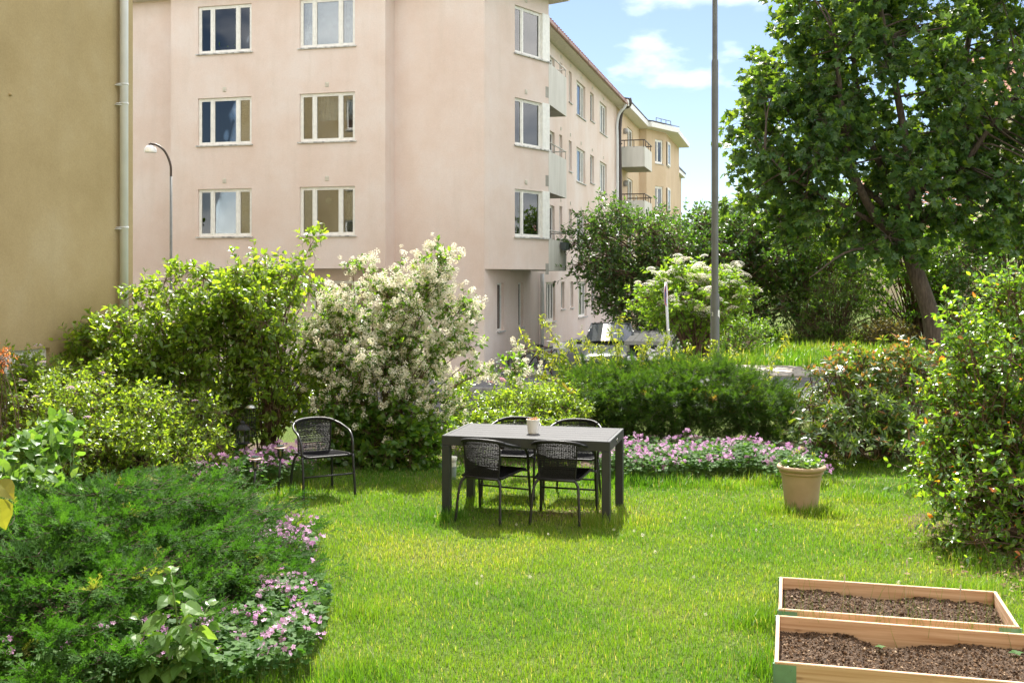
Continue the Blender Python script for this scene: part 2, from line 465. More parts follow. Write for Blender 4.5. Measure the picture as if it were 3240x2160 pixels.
def wall(mb, T, a0, a1, z0, z1, openings, reveal=0.14):
    As = sorted({a0, a1, *[o[0] for o in openings], *[o[1] for o in openings]})
    Zs = sorted({z0, z1, *[o[2] for o in openings], *[o[3] for o in openings]})
    for i in range(len(As) - 1):
        for k in range(len(Zs) - 1):
            am, zm = (As[i] + As[i + 1]) / 2, (Zs[k] + Zs[k + 1]) / 2
            if any(o[0] < am < o[1] and o[2] < zm < o[3] for o in openings): continue
            mb.quad(T(As[i], 0, Zs[k]), T(As[i + 1], 0, Zs[k]), T(As[i + 1], 0, Zs[k + 1]), T(As[i], 0, Zs[k + 1]))
    for (p, q, r, s) in openings:
        mb.quad(T(p, 0, r), T(q, 0, r), T(q, reveal, r), T(p, reveal, r))
        mb.quad(T(p, 0, s), T(p, reveal, s), T(q, reveal, s), T(q, 0, s))
        mb.quad(T(p, 0, r), T(p, reveal, r), T(p, reveal, s), T(p, 0, s))
        mb.quad(T(q, 0, r), T(q, 0, s), T(q, reveal, s), T(q, reveal, r))

WRND = random.Random(11)
def window(parent, T, op, lights=(1,), reveal=0.14, cover=None, fw=0.055, sill=True, glass='glass', set_in=0.06, room=True, vent=None, sashes=True):
    """op=(a0,a1,z0,z1); lights: relative widths; cover: per light None/'curtain'/'blind'/'half'"""
    a0, a1, z0, z1 = op
    q0, q1 = set_in, set_in + 0.06
    mb = MB()
    mb.box(a0 + .002, a0 + fw, q0, q1, z0 + .002, z1 - .002, T=T)
    mb.box(a1 - fw, a1 - .002, q0, q1, z0 + .002, z1 - .002, T=T)
    mb.box(a0 + fw, a1 - fw, q0, q1, z1 - fw, z1 - .002, T=T)
    mb.box(a0 + fw, a1 - fw, q0, q1, z0 + .002, z0 + fw, T=T)
    w = mb.build('window', M['winframe'], parent)
    tot = sum(lights); x = a0 + fw; W = a1 - a0 - 2 * fw
    xs = [x]
    for i, li in enumerate(lights):
        x += W * li / tot; xs.append(x)
    for i in range(len(lights)):
        l0, l1 = xs[i], xs[i + 1]
        if i > 0:
            mb = MB(); mb.box(l0 - .035, l0 + .035, q0 - .012, q1 - .002, z0 + fw, z1 - fw, T=T); mb.build('mullion', M['winframe'], w)
        g0 = l0 + (.035 if i > 0 else 0); g1 = l1 - (.035 if i < len(lights) - 1 else 0)
        if sashes:
            mb = MB(); s = .038
            mb.box(g0, g0 + s, q0 + .008, q1 - .006, z0 + fw, z1 - fw, T=T); mb.box(g1 - s, g1, q0 + .008, q1 - .006, z0 + fw, z1 - fw, T=T)
            mb.box(g0 + s, g1 - s, q0 + .008, q1 - .006, z1 - fw - s, z1 - fw, T=T); mb.box(g0 + s, g1 - s, q0 + .008, q1 - .006, z0 + fw, z0 + fw + s, T=T)
            mb.build('sash', M['winframe'], w)
        mb = MB(); mb.box(g0 + .01, g1 - .01, q0 + .028, q0 + .036, z0 + fw + .01, z1 - fw - .01, T=T)
        mb.build('pane', M[glass], w)
        cv = cover[i] if cover else None
        if cv in ('curtain', 'half'):
            mb = MB(); n = max(6, int((g1 - g0) / .035)); zb = z0 + .1 if cv == 'curtain' else z0 + (z1 - z0) * .45
            e0, e1 = g0, g1
            P = []
            for k in range(n + 1):
                a = e0 + (e1 - e0) * k / n; q = .26 + .018 * math.sin(k * 1.9) + .01 * math.sin(k * .7)
                P.append((a, q))
            for k in range(n):
                mb.quad(T(P[k][0], P[k][1], zb), T(P[k + 1][0], P[k + 1][1], zb), T(P[k + 1][0], P[k + 1][1], z1 - .02), T(P[k][0], P[k][1], z1 - .02))
            mb.build('curtain', M['curtain'], w, smooth=True)
        elif cv in ('blind', 'blindtop'):
            mb = MB(); zz = z1 - fw
            zend = z0 + fw if cv == 'blind' else z1 - 0.3 * (z1 - z0)
            while zz > zend:
                mb.box(g0 + .02, g1 - .02, q1 + .02, q1 + .042, zz - .024, zz - .004, T=T); zz -= .029
            mb.build('blind', M['blind'], w)
    if sill:
        mb = MB(); mb.box(a0 - .05, a1 + .05, -.055, reveal - .01, z0 - .045, z0 - .006, T=T)
        mb.build('sill', M['sill'], w)
    if room:
        d = 1.6; mb = MB(); e = reveal
        A0, A1, Z0, Z1 = a0 - .25, a1 + .25, z0 - .3, z1 + .15
        mb.quad(T(A0, d, Z0), T(A1, d, Z0), T(A1, d, Z1), T(A0, d, Z1))
        mb.quad(T(A0, e, Z0), T(A0, d, Z0), T(A0, d, Z1), T(A0, e, Z1)); mb.quad(T(A1, e, Z0), T(A1, e, Z1), T(A1, d, Z1), T(A1, d, Z0))
        mb.quad(T(A0, e, Z0), T(A1, e, Z0), T(A1, d, Z0), T(A0, d, Z0)); mb.quad(T(A0, e, Z1), T(A0, d, Z1), T(A1, d, Z1), T(A1, e, Z1))
        mb.build('room', M['room'], w)
    if vent is not None:
        mb = MB(); c = (a0 + a1) / 2 + vent
        mb.box(c - .06, c + .06, -.022, .002, z1 + .17, z1 + .31, T=T, bevel=.01)
        for k in range(3): mb.box(c - .045, c + .045, -.03, -.021, z1 + .20 + k * .03, z1 + .213 + k * .03, T=T)
        mb.build('vent', M['soffit'], parent)
    return w

def eave_strip(mb, T, a0, a1, z, out=0.5, h=0.16):
    mb.box(a0, a1, -out, 0.0, z, z + h, T=T)

ZE = 10.86          # eaves
GZ = -0.80
PINK = thing('apartment_building', 'pale pink rendered apartment building with white windows and a long wing', 'building', (-3.5, 31.8, 0))
P1 = np.array([-3.665, 31.08]); P2 = np.array([-3.479, 31.80]); P3 = np.array([-0.797, 31.11])
A0 = np.array([-8.77, 32.40])
BAYL = A0 - UD * 1.702
TD = np.array([math.sin(math.radians(36.6)), math.cos(math.radians(36.6))])
P4 = P3 + TD * 3.268
def s_at(P, d, pxx):
    r = (pxx - 1620) / F
    return (r * P[1] - P[0]) / (d[0] - r * d[1])

zr = [(3.41, 4.84), (6.17, 7.59), (8.94, 10.37)]     # window sill and head of the three upper rows
# bay front
T_bay = frame_T(BAYL, UD, WD)
La = 6.975
aw = [(s_at(BAYL, UD, 626), s_at(BAYL, UD, 796)), (s_at(BAYL, UD, 948), s_at(BAYL, UD, 1123))]
ops = [(a, b, z0, z1) for a, b in aw for z0, z1 in zr]
mb = MB(); wall(mb, T_bay, 0, La, 2.44, ZE, ops)
T_bl = frame_T(BAYL, WD, UD); wall(mb, T_bl, 0, .745, 2.44, ZE, [])
T_br = frame_T(P1, WD, -UD); wall(mb, T_br, 0, .745, 2.44, ZE, [])
mb.quad(T_bay(0, 0, 2.44), T_bay(La, 0, 2.44), T_bay(La, .745, 2.44), T_bay(0, .745, 2.44))
mb.build('bay_wall', M['pink'], PINK)
covers = {0: [('curtain', 'blind', 'blind'), (None, 'blindtop', None), (None, None, 'blind')],
          1: [('blind', None, 'curtain'), (None, 'half', 'half'), ('curtain', 'blind', 'curtain')]}
for c in (0, 1):
    for r in range(3):
        window(PINK, T_bay, (aw[c][0], aw[c][1], *zr[r]), (0.24, 0.5, 0.25), cover=covers[c][r], vent=0.0)
# main wall with the ground floor windows
T_main = frame_T(P2, UD, WD)
am0, am1 = -25.0, 2.771
g = [(s_at(P2, UD, 986), s_at(P2, UD, 1168), .62, 2.08), (s_at(P2, UD, 655), s_at(P2, UD, 820), .62, 2.08), (-13.6, -12.2, .62, 2.08)]
ups = [(-14.0, -12.4, a, b) for a, b in zr] + [(-18.5, -16.9, a, b) for a, b in zr]
mb = MB(); wall(mb, T_main, am0, am1, GZ, ZE, g + ups)
mb.build('wall', M['pink'], PINK)
window(PINK, T_main, g[0], (.24, .5, .25), cover=('curtain', 'curtain', None))
window(PINK, T_main, g[1], (.24, .5, .25), cover=(None, 'blind', None))
window(PINK, T_main, g[2], (.24, .5, .25))
for o in ups: window(PINK, T_main, o, (.24, .5, .25))
# corner bay, turned to the right, over the recessed ground floor
T_cor = frame_T(P3, TD, np.array([-TD[1], TD[0]]))
Lc = 3.268
ac = s_at(P3, TD, 1629)
opc = [(ac, Lc - .02, z0, z1) for z0, z1 in zr]
mb = MB(); wall(mb, T_cor, 0, Lc, 2.42, ZE, [(ac, Lc - .001, z0, z1) for z0, z1 in zr])
back = P3 + WD * ((P4 - P3) @ WD)
mb.poly([(P3[0], P3[1], 2.42), (P4[0], P4[1], 2.42), (back[0], back[1], 2.42)])
T_cr = frame_T(P4, np.array([-UD[0], -UD[1]]), -WD)
wall(mb, T_cr, 0, 1.23, 2.42, ZE, [])
mb.build('corner_bay_wall', M['pink'], PINK)
for r, (z0, z1) in enumerate(zr):
    e0, e1 = ac, Lc - .36
    window(PINK, T_cor, (e0, e1, z0, z1), (.3, .7), cover=[('blind', None), (None, 'blindtop'), (None, None)][r], fw=.05, room=True, sill=False, vent=-.15)
    mb = MB(); mb.box(e1 + .002, Lc + .03, -.02, .13, z0, z1 + .02, T=T_cor); mb.build('corner_board', M['winframe'], PINK)
    mb = MB(); mb.box(e0 - .05, Lc + .06, -.055, .13, z0 - .045, z0 - .004, T=T_cor); mb.build('sill', M['sill'], PINK)
    # patch and scar beside the balcony
    mb = MB(); mb.box(Lc - .17, Lc - .01, -.006, .0, z0 - 1.42 + .28, z0 - 1.42 + .62, T=T_cor); mb.build('patch', M['concrete'], PINK)
# long wing
T_w = frame_T(P3, WD, -UD)
LW = 24.4
def tw(x): return s_at(P3, WD, x)
row = []
for r, (z0, z1) in enumerate(zr):
    row += [(tw(1731), tw(1755), z0, z1, (.5, .5)), (tw(1770), tw(1779), z0 + .26, z1 + .07, (1,)), (tw(1800), tw(1809), z0 + .26, z1 + .07, (1,)),
            (tw(1824), tw(1852), z0, z1, (.24, .5, .25)), (tw(1867.5), tw(1879.5), z0 + .2, z1 + .02, (1,)), (tw(1897.5), tw(1920), z0, z1, (.4, .35, .35))]
gf = [(tw(1573), tw(1595), .55, 2.0, (1,)), (tw(1640), tw(1656), .55, 2.0, (1,)), (tw(1727.7), tw(1757), .55, 2.0, (.4, .3, .3)), (tw(1775), tw(1786), .95, 2.0, (1,)),
      (tw(1805), tw(1814), .95, 2.0, (1,)), (tw(1829.5), tw(1856), .5, 2.0, (.3, .4, .3)), (tw(1871), tw(1884), .6, 2.0, (1,)), (tw(1902), tw(1924), .6, 2.0, (.5, .5))]
bs = [(tw(1604), tw(1627), -.72, -.36, (1,)), (tw(1636), tw(1656), -.72, -.36, (1,))]
mb = MB(); wall(mb, T_w, 0, LW, -.34, ZE, [o[:4] for o in row + gf], reveal=.16)
mb.build('wing_wall', M['pink'], PINK)
mb = MB(); wall(mb, frame_T(P3 + UD * .012, WD, -UD), -.0, LW, GZ, -.338, [o[:4] for o in bs], reveal=.2); mb.build('plinth', M['plinth'], PINK)
for i, o in enumerate(row): window(PINK, T_w, o[:4], o[4], reveal=.16, set_in=.09, cover=[[None, 'curtain', None], None, ['curtain', None, 'curtain']][i % 3] and ([None, 'curtain', None] + [None] * 3)[:len(o[4])], glass='glass2', fw=.045, sashes=len(o[4]) > 1, vent=None if i % 6 == 0 else 0.0)
for o in gf: window(PINK, T_w, o[:4], o[4], reveal=.16, set_in=.09, glass='glass2', fw=.05, sashes=len(o[4]) > 1)
for o in bs: window(PINK, T_w, o[:4], o[4], reveal=.2, set_in=.12, fw=.04, sill=False, sashes=False)
# end wall, roof and eaves
T_e = frame_T(P3 + WD * LW, -UD, -WD)
mb = MB(); wall(mb, T_e, 0, 12, GZ, ZE, []); mb.build('end_wall', M['pink'], PINK)
mb = MB()
def prism_eave(mb, T, a0, a1, out=.5):
    mb.box(a0, a1, -out, 0.3, ZE + .003, ZE + .15, T=T)
prism_eave(mb, T_main, am0, -7.2, .42); prism_eave(mb, T_bay, -.3, La + .3, .42)
mb.build('eave', M['soffit'], PINK)
mb = MB(); mb.box(-7.2, 3.1, -.42, .3, ZE + .006, ZE + .147, T=T_main); mb.build('eave', M['soffit'], PINK)
mb = MB(); mb.box(-.2, Lc + .48, -.48, .3, ZE + .009, ZE + .144, T=T_cor); mb.build('eave', M['soffit'], PINK)
mb = MB(); mb.box(2.4, LW, -.52, .3, ZE + .012, ZE + .14, T=T_w); mb.build('eave', M['soffit'], PINK)
mb = MB(); mb.box(2.4, LW, -.62, -.522, ZE + .03, ZE + .17, T=T_w, bevel=.02)
mb.build('gutter', plain('copper_gutter', (0.30, 0.15, 0.10), .5), PINK)
mb = MB()
for i in range(11): mb.box(3.2 + i * 2, 3.24 + i * 2, -.63, -.621, ZE - .02, ZE + .17, T=T_w)
mb.build('gutter_bracket', M['brownpipe'], PINK)
# tiled roof slopes
def roof_slope(T, a0, a1, out, rise, depth, par, mat='roof', z=ZE, nt=None):
    mb = MB()
    q = -out; n = 14
    for k in range(n):
        q0 = q + (depth + out) * k / n; q1 = q + (depth + out) * (k + 1) / n
        za, zb = z + .15 + rise * k / n, z + .15 + rise * (k + 1) / n
        mb.quad(T(a0, q0, za + .03), T(a1, q0, za + .03), T(a1, q1, zb), T(a0, q1, zb))
        mb.quad(T(a0, q0, za - .01), T(a1, q0, za - .01), T(a1, q0, za + .03), T(a0, q0, za + .03))
    return mb.build('roof', M[mat], par)
roof_slope(T_w, 2.4, LW, .6, 2.6, 6, PINK)
roof_slope(T_main, am0, 4, .5, 2.6, 6, PINK)
mb = MB()
for i in range(64):
    mb.tube([T_w(2.6 + i * .34, -.58, ZE + .2), T_w(2.6 + i * .34, -.1, ZE + .36)], .055, 6)
mb.build('roof_tile', M['roof'], PINK, kind='stuff')
# balconies on the wing
for r, (z0, z1) in enumerate(zr):
    b = empty('balcony', parent=PINK); 
    zt, zb = z0 + .02 - (.04 if r else .0), z0 - (1.32 if r else 1.0)
    if r == 0: zt, zb = z0 - .03, z0 - 1.0 - .02
    off = (P4 - P3) @ UD; s0 = (P4 - P3) @ WD
    T_b = frame_T(P3 + UD * off + WD * (s0 + .03), WD, -UD)
    LB = 2.75
    mb = MB(); mb.box(0, LB, 0, .03, zb, zt, T=T_b); mb.box(LB - .03, LB, .031, 1.2, zb, zt, T=T_b); mb.box(0, .03, .031, 1.2, zb, zt, T=T_b)
    for k in range(1, 14): mb.box(k * .2 - .004, k * .2 + .004, -.004, .0, zb + .01, zt - .01, T=T_b)
    mb.build('panel', M['balcony'], PINK)
    mb = MB(); mb.box(.04, LB - .04, .04, 1.22, zb + .02, zb + .18, T=T_b); mb.build('balcony_floor', M['concrete'], PINK)
    mb = MB(); mb.tube([T_b(0, .02, zt + .28), T_b(LB, .02, zt + .28)], .022, 8); mb.tube([T_b(LB - .02, .02, zt + .28), T_b(LB - .02, 1.2, zt + .28)], .022, 8)
    for a in (.1, .95, 1.8, LB - .05): mb.tube([T_b(a, .03, zt - .1), T_b(a, .02, zt + .28)], .014, 6)
    mb.build('railing', M['rail'], PINK, smooth=True)
    bpy.data.objects.remove(b)
    if r == 0: PLANTER = (T_b(LB * .72, -.13, zt - .06), WD.copy())
# rainwater pipes
def downpipe(par, pts, r, mat, clips=()):
    mb = MB(); mb.tube(catmull(pts, 5), r, 12); o = mb.build('downpipe', M[mat], par, smooth=True)
    for z in clips:
        m2 = MB(); p = pts[-1]; m2.lathe([(r + .002, -.03), (r + .008, -.03), (r + .008, .03), (r + .002, .03)], (p[0], p[1], z), 12, cap0=False); m2.build('pipe_clip', M[mat], par)
a = tw(1946); q = T_w(a, -.12, 0); q2 = T_w(a, -.5, 0)
downpipe(PINK, [(q2[0], q2[1], ZE + .1), (q2[0], q2[1], ZE - .1), (q[0], q[1], ZE - .75), (q[0], q[1], 8), (q[0], q[1], -.7)], .075, 'pipe', (2, 4.5, 7))
q = T_w(tw(1706), -.11, 0); downpipe(PINK, [(q[0], q[1], 2.3), (q[0], q[1], 0), (q[0], q[1], -.7)], .07, 'pipe', (.9,))
q = T_w(tw(1752), -.5, 0)

# apricot building beyond the wing
APR = thing('apartment_building', 'apricot rendered apartment building with dark downpipe beyond the end of the pink wing', 'building', tuple(P3 + WD * (LW + .2)) + (0,))
PA = P3 + WD * (LW + .02)
T_a = frame_T(PA, WD, -UD); LA = s_at(PA, WD, 2023)
opa = []
for r, (z0, z1) in enumerate(zr):
    opa += [(s_at(PA, WD, 1953), s_at(PA, WD, 1962), z0, z1 + .1), (s_at(PA, WD, 1985), s_at(PA, WD, 2002), z0 + .1, z1), (s_at(PA, WD, 2011), s_at(PA, WD, 2018), z0 + .1, z0 + .7)]
mb = MB(); wall(mb, T_a, 0, LA, GZ, ZE, opa); mb.build('wall', M['apricot'], APR)
for o in opa: window(APR, T_a, o, (1,) if o[3] - o[2] < 1 else (.5, .5), glass='glass2')
PB = PA + WD * LA; PC = PB + UD * .42; LD = s_at(PC, TD, 2107); PD = PC + TD * LD
mb = MB(); wall(mb, frame_T(PB, UD, WD), 0, .42, GZ, ZE, [])
T_d = frame_T(PC, TD, np.array([-TD[1], TD[0]]))
opd = [(s_at(PC, TD, 2073), LD - .35, z0, z1) for z0, z1 in zr]
wall(mb, T_d, 0, LD, GZ, ZE, opd); T_f = frame_T(PD, WD, -UD); opf = [(.2, 1.5, z0, z1) for z0, z1 in zr]
wall(mb, T_f, 0, 8, GZ, ZE, opf); mb.build('bay_wall', M['apricot'], APR)
for o in opd: window(APR, T_d, o, (.35, .65), cover=(None, 'curtain'), glass='glass2', fw=.09)
for o in opf: window(APR, T_f, o, (1,), glass='glass2', set_in=-.12, fw=.09)
mb = MB(); mb.box(-.2, LA + .5, -.62, .2, ZE + .02, ZE + .32, T=T_a); mb.build('eave', M['white'], APR)
mb = MB(); mb.box(-.5, LD + .55, -.62, .2, ZE + .024, ZE + .316, T=T_d); mb.build('eave', M['white'], APR)
mb = MB(); mb.box(.3, 8, -.7, .2, ZE + .028, ZE + .31, T=T_f); mb.build('eave', M['white'], APR)
roof_slope(T_a, -.2, LA + .3, .65, 1.6, 6, APR, 'darkroof', ZE + .2); roof_slope(T_d, -.3, LD + .5, .65, 1.6, 6, APR, 'darkroof', ZE + .21)
mb = MB(); 
for a in (.8, 1.4, 2.0, 2.6): mb.tube([T_d(a, -.2, ZE + .5), T_d(a, -.2, ZE + .72)], .02, 5)
mb.tube([T_d(.8, -.2, ZE + .72), T_d(2.6, -.2, ZE + .72)], .02, 5); mb.build('snow_rail', M['brownpipe'], APR)
q = T_a(.35, -.14, 0); q2 = T_a(.35, -.62, 0)
downpipe(APR, [(q2[0], q2[1], ZE + .45), (q2[0], q2[1], ZE + .1), (q[0], q[1], ZE - .6), (q[0], q[1], 6), (q[0], q[1], -.7)], .1, 'brownpipe', (3, 6, 9))
for r, (z0, z1) in enumerate(zr):
    zt, zb = z0 - .05, z0 - 1.1
    ab0, ab1 = s_at(PA, WD, 1957), s_at(PA, WD, 1984)
    if r == 0: continue
    for nm, z_ in (('x', 0),):
        mb = MB(); mb.box(ab0, ab0 + .03, -1.35, -.01, zb, zt, T=T_a); mb.box(ab0 + .031, ab1 - .031, -1.35, -1.32, zb, zt, T=T_a); mb.box(ab1 - .03, ab1, -1.35, -.01, zb, zt, T=T_a)
        mb.build('panel', M['balcony'], APR)
    mb = MB(); mb.box(ab0 + .04, ab1 - .04, -1.31, -.005, zb + .02, zb + .2, T=T_a); mb.build('balcony_floor', M['concrete'], APR)
    mb = MB(); zt2 = zt + .32
    mb.tube([T_a(ab0, -.02, zt2), T_a(ab0, -1.34, zt2), T_a(ab1, -1.34, zt2), T_a(ab1, -.02, zt2)], .03, 6)
    for k in range(3): mb.tube([T_a(ab0, -.3 - k * .5, zt - .05), T_a(ab0, -.3 - k * .5, zt2)], .02, 5); mb.tube([T_a(ab0 + (ab1 - ab0) * (k + .5) / 3, -1.34, zt - .05), T_a(ab0 + (ab1 - ab0) * (k + .5) / 3, -1.34, zt2)], .02, 5)
    mb.build('railing', M['brownpipe'], APR)
    mb = MB(); c = T_a(s_at(PA, WD, 1973), -.1, z1 - .45); mb.lathe([(.05, -.16), (.15, -.1), (.17, 0), (.15, .1), (.05, .16)], c, 12, cap1=True); mb.build('wall_lamp', plain('wall_lamp_cover', (.35, .34, .33), .4), APR, smooth=True)
# farther block just showing at the right of it
FAR = thing('apartment_building', 'sliver of a far apricot building with white eave right of the apricot one', 'building', (12, 78, 0))
PF = np.array([(2108 - 1620) / F * 78, 78.0]); T_g = frame_T(PF, UD, WD)
mb = MB(); wall(mb, T_g, -4, .12, -.8, 10.2, []); wall(mb, frame_T(PF + UD * .12, WD, -UD), 0, 10, -.8, 10.2, []); mb.build('wall', M['apricot'], FAR)
mb = MB(); mb.box(-4, .45, -.5, 10, 10.21, 10.5, T=T_g); mb.build('eave', M['white'], FAR)
mb = MB(); mb.box(-4, .5, -.55, 10, 10.505, 10.62, T=T_g); mb.build('roof', M['darkroof'], FAR)

# ochre building on the left, its wing behind the camera
OCH = thing('apartment_building', 'ochre rendered building at the left edge with pale downpipe and low basement window', 'building', (-4.94, 14, 0))
PO = np.array([-4.94, 14.0])
T_o = frame_T(PO, -WD, -UD)
LO = 15.6
wz0, wz1 = .35, 1.38
ow = [(1.62, 3.3, wz0, wz1)] + [(a, a + 1.6, z, z + 1.4) for a in (4.5, 8, 11.5) for z in (3.4, 6.2, 9.0)]
mb = MB(); wall(mb, T_o, 0, LO, -.3, 11.3, ow)
T_oe = frame_T(PO, -UD, -WD)
oe = [(a, a + 1.6, z, z + 1.4) for a in (2.2, 10) for z in (3.4, 6.2, 9.0)]
wall(mb, T_oe, 0, 17, -.9, 11.3, oe)
PK = PO - WD * LO
T_ok = frame_T(PK, UD, -WD)
ok = [(a, a + 1.6, z, z + 1.4) for a in (1.5, 4.6, 10.5, 14, 17.5) for z in (3.4, 6.2, 9.0)]
wall(mb, T_ok, 0, 22, -.3, 11.3, ok)
mb.build('wall', M['yellow'], OCH)
window(OCH, T_o, ow[0], (.5, .5, .5), cover=('blind', 'blind', 'blind'), fw=.08, set_in=.05)
for o in ow[1:]: window(OCH, T_o, o, (.25, .5, .25))
for o in oe: window(OCH, T_oe, o, (.25, .5, .25))
for o in ok: window(OCH, T_ok, o, (.25, .5, .25), cover=('curtain', None, 'curtain'))
mb = MB(); mb.box(-.4, LO, -.45, 0, 11.31, 11.5, T=T_o); mb.build('eave', M['soffit'], OCH)
mb = MB(); mb.box(-.0, 17, -.45, 0.0, 11.312, 11.498, T=T_oe); mb.build('eave', M['soffit'], OCH)
mb = MB(); mb.box(0.0, 22, -.45, 0, 11.314, 11.496, T=T_ok); mb.build('eave', M['soffit'], OCH)
mb = MB(); mb.quad(T_oe(0, -.5, 11.5), T_oe(17, -.5, 11.5), T_oe(17, 16, 11.52), T_oe(0, 16, 11.52)); mb.build('roof', M['roof'], OCH)
mb = MB(); mb.quad(T_ok(0, -.5, 11.503), T_ok(22, -.5, 11.503), T_ok(22, 11, 11.523), T_ok(0, 11, 11.523)); mb.build('roof', M['roof'], OCH)
# its rainwater pipe: px 375..402
ap = .30
q = T_o(ap, -.075, 0)
mb = MB(); mb.tube([(q[0], q[1], .1), (q[0], q[1], 11.2)], .052, 20); mb.build('downpipe', M['pipe'], OCH, smooth=True)
for zc in (2.2 + (875 - 268) / F * 13.7, 2.2 + (875 - 329) / F * 13.7, 2.2 + (875 - 720) / F * 13.7):
    mb = MB(); mb.lathe([(.053, -.012), (.057, -.010), (.057, .010), (.053, .012)], (q[0], q[1], zc), 20, cap0=False); mb.tube([T_o(ap + .06, .01, zc), T_o(ap + .06, -.06, zc)], .008, 6)
    mb.tube([T_o(ap + .09, .01, zc - .02), T_o(ap + .04, -.09, zc - .02)], .008, 6)
    mb.build('pipe_clip', M['pipe'], OCH, smooth=True)
mb = MB(); c = T_o(2.28, -.004, 2.2 + (875 - 300) / F * 11.8)
mb.lathe([(.002, -.02), (.02, -.01), (.024, 0), (.018, .012), (.002, .02)], c, 8, cap1=True); mb.build('wall_stub', M['yellow'], OCH)

# buildings far right behind the maple
RB = thing('apartment_building', 'tall cream building with dark downpipe glimpsed behind the maple at the right edge', 'building', (26, 60, 0))
PR = np.array([(3150 - 1620) / F * 58, 58.0]); T_r = frame_T(PR, UD, WD)
orr = [(a, a + 1.3, z, z + 1.5) for a in (1.2, 4.2, 7.4) for z in (1.2, 4.2, 7.2)]
mb = MB(); wall(mb, T_r, 0, 22, 0, 11.0, orr); wall(mb, frame_T(PR, WD, UD), 0, 12, 0, 11.0, []); mb.build('wall', M['cream'], RB)
for o in orr: window(RB, T_r, o, (.5, .5), glass='glass2')
mb = MB(); mb.box(-.5, 22, -.5, .3, 11.01, 11.3, T=T_r); mb.build('eave', M['white'], RB)
roof_slope(T_r, -.5, 22, .6, 4, 7, RB, 'roof', 11.2)
q = T_r(-.08, -.12, 0); mb = MB(); mb.tube([(q[0], q[1], 0), (q[0], q[1], 11)], .09, 8); mb.build('downpipe', plain('dark_red_pipe', (.09, .03, .03), .5), RB, smooth=True)
HB = thing('house', 'low house with red tiled roof seen through the maple crown', 'house', (24, 70, 0))
PH = np.array([(2760 - 1620) / F * 66, 66.0]); T_h = frame_T(PH, UD, WD)
mb = MB(); wall(mb, T_h, 0, 12, 0, 5.2, []); wall(mb, frame_T(PH, WD, UD), 0, 9, 0, 5.2, []); mb.build('wall', M['cream'], HB)
mb = MB()
for k in range(16):
    q0, q1 = -.5 + 5 * k / 16, -.5 + 5 * (k + 1) / 16; za, zb = 5.1 + 3.6 * k / 16, 5.1 + 3.6 * (k + 1) / 16
    n = 46
    for i in range(n):
        a = -.4 + i * 12.8 / n; w = 12.8 / n
        mb.quad(T_h(a, q0, za + .06), T_h(a + w / 2, q0, za + .12), T_h(a + w / 2, q1, zb + .06), T_h(a, q1, zb)); mb.quad(T_h(a + w / 2, q0, za + .12), T_h(a + w, q0, za + .06), T_h(a + w, q1, zb), T_h(a + w / 2, q1, zb + .06))
mb.build('roof', noisy('house_tiles', [(0.3, (0.36, 0.15, 0.10)), (0.7, (0.5, 0.25, 0.18))], scale=3, rough=.85), HB)
# ---------------------------------------------------------------- vegetation tools
def nrm(a):
    return a / np.maximum(np.linalg.norm(a, axis=-1, keepdims=True), 1e-9)

T_LEAF = (np.array([(0, 0, 0), (-.26, .42, .05), (.26, .42, .05), (0, 1, -.06), (0, .45, 0)]), [np.array([(0, 2, 3, 4), (0, 4, 3, 1)])])
T_LEAFL = (np.array([(0, 0, 0), (-.24, .28, .05), (-.22, .62, .03), (.24, .28, .05), (.22, .62, .03), (0, 1, -.12), (0, .33, 0), (0, .66, -.02)]),
           [np.array([(0, 3, 6), (1, 0, 6), (4, 5, 7), (5, 2, 7)]), np.array([(3, 4, 7, 6), (6, 7, 2, 1)])])
T_BROAD = (np.array([(0, 0, 0), (-.36, .22, .05), (-.34, .58, .03), (.36, .22, .05), (.34, .58, .03), (0, 1, -.12), (0, .3, 0), (0, .66, -.02)]), T_LEAFL[1])
T_LONG = (np.array([(0, 0, 0), (-.13, .42, .03), (.13, .42, .03), (0, 1, -.16), (0, .5, 0)]), T_LEAF[1])
T_DOT = (np.array([(0, 0, 0), (-.3, .5, .03), (.3, .5, .03), (0, 1, -.05)]), [np.array([(0, 2, 3, 1)])])
_mp = [(0, 0, 0), (.22, .02, .02), (.5, .12, .0), (.34, .32, .03), (.56, .62, -.03), (.26, .6, .02), (0, 1, -.08), (-.26, .6, .02), (-.56, .62, -.03), (-.34, .32, .03), (-.5, .12, 0), (-.22, .02, .02), (0, .35, .0)]
T_MAPLE = (np.array(_mp), [np.array([(12, i, i + 1) for i in range(0, 11)] + [(12, 11, 0)])])
def _round(n=9, lob=.18):
    V = [(0, .5, .0)]
    for i in range(n * 2):
        a = 2 * math.pi * i / (n * 2) - math.pi / 2; r = .5 * (1 - (lob if i % 2 else 0)); V.append((math.cos(a) * r, .5 + math.sin(a) * r, .06))
    return (np.array(V), [np.array([(0, 1 + i, 1 + (i + 1) % (n * 2)) for i in range(n * 2)])])
T_GERAN = _round(5, .35)
def _petals(n, r=.5, w=.3, up=.15):
    V = [(0, 0, 0)]; Fq = []
    for i in range(n):
        a = 2 * math.pi * i / n; c, s = math.cos(a), math.sin(a); k = len(V)
        V += [(c * r * .6 - s * w * .55, s * r * .6 + c * w * .55, up * .7), (c * r, s * r, up), (c * r * .6 + s * w * .55, s * r * .6 - c * w * .55, up * .7)]
        Fq.append((0, k + 2, k + 1, k))
    return (np.array(V), [np.array(Fq)])
T_FLOWER = _petals(5)
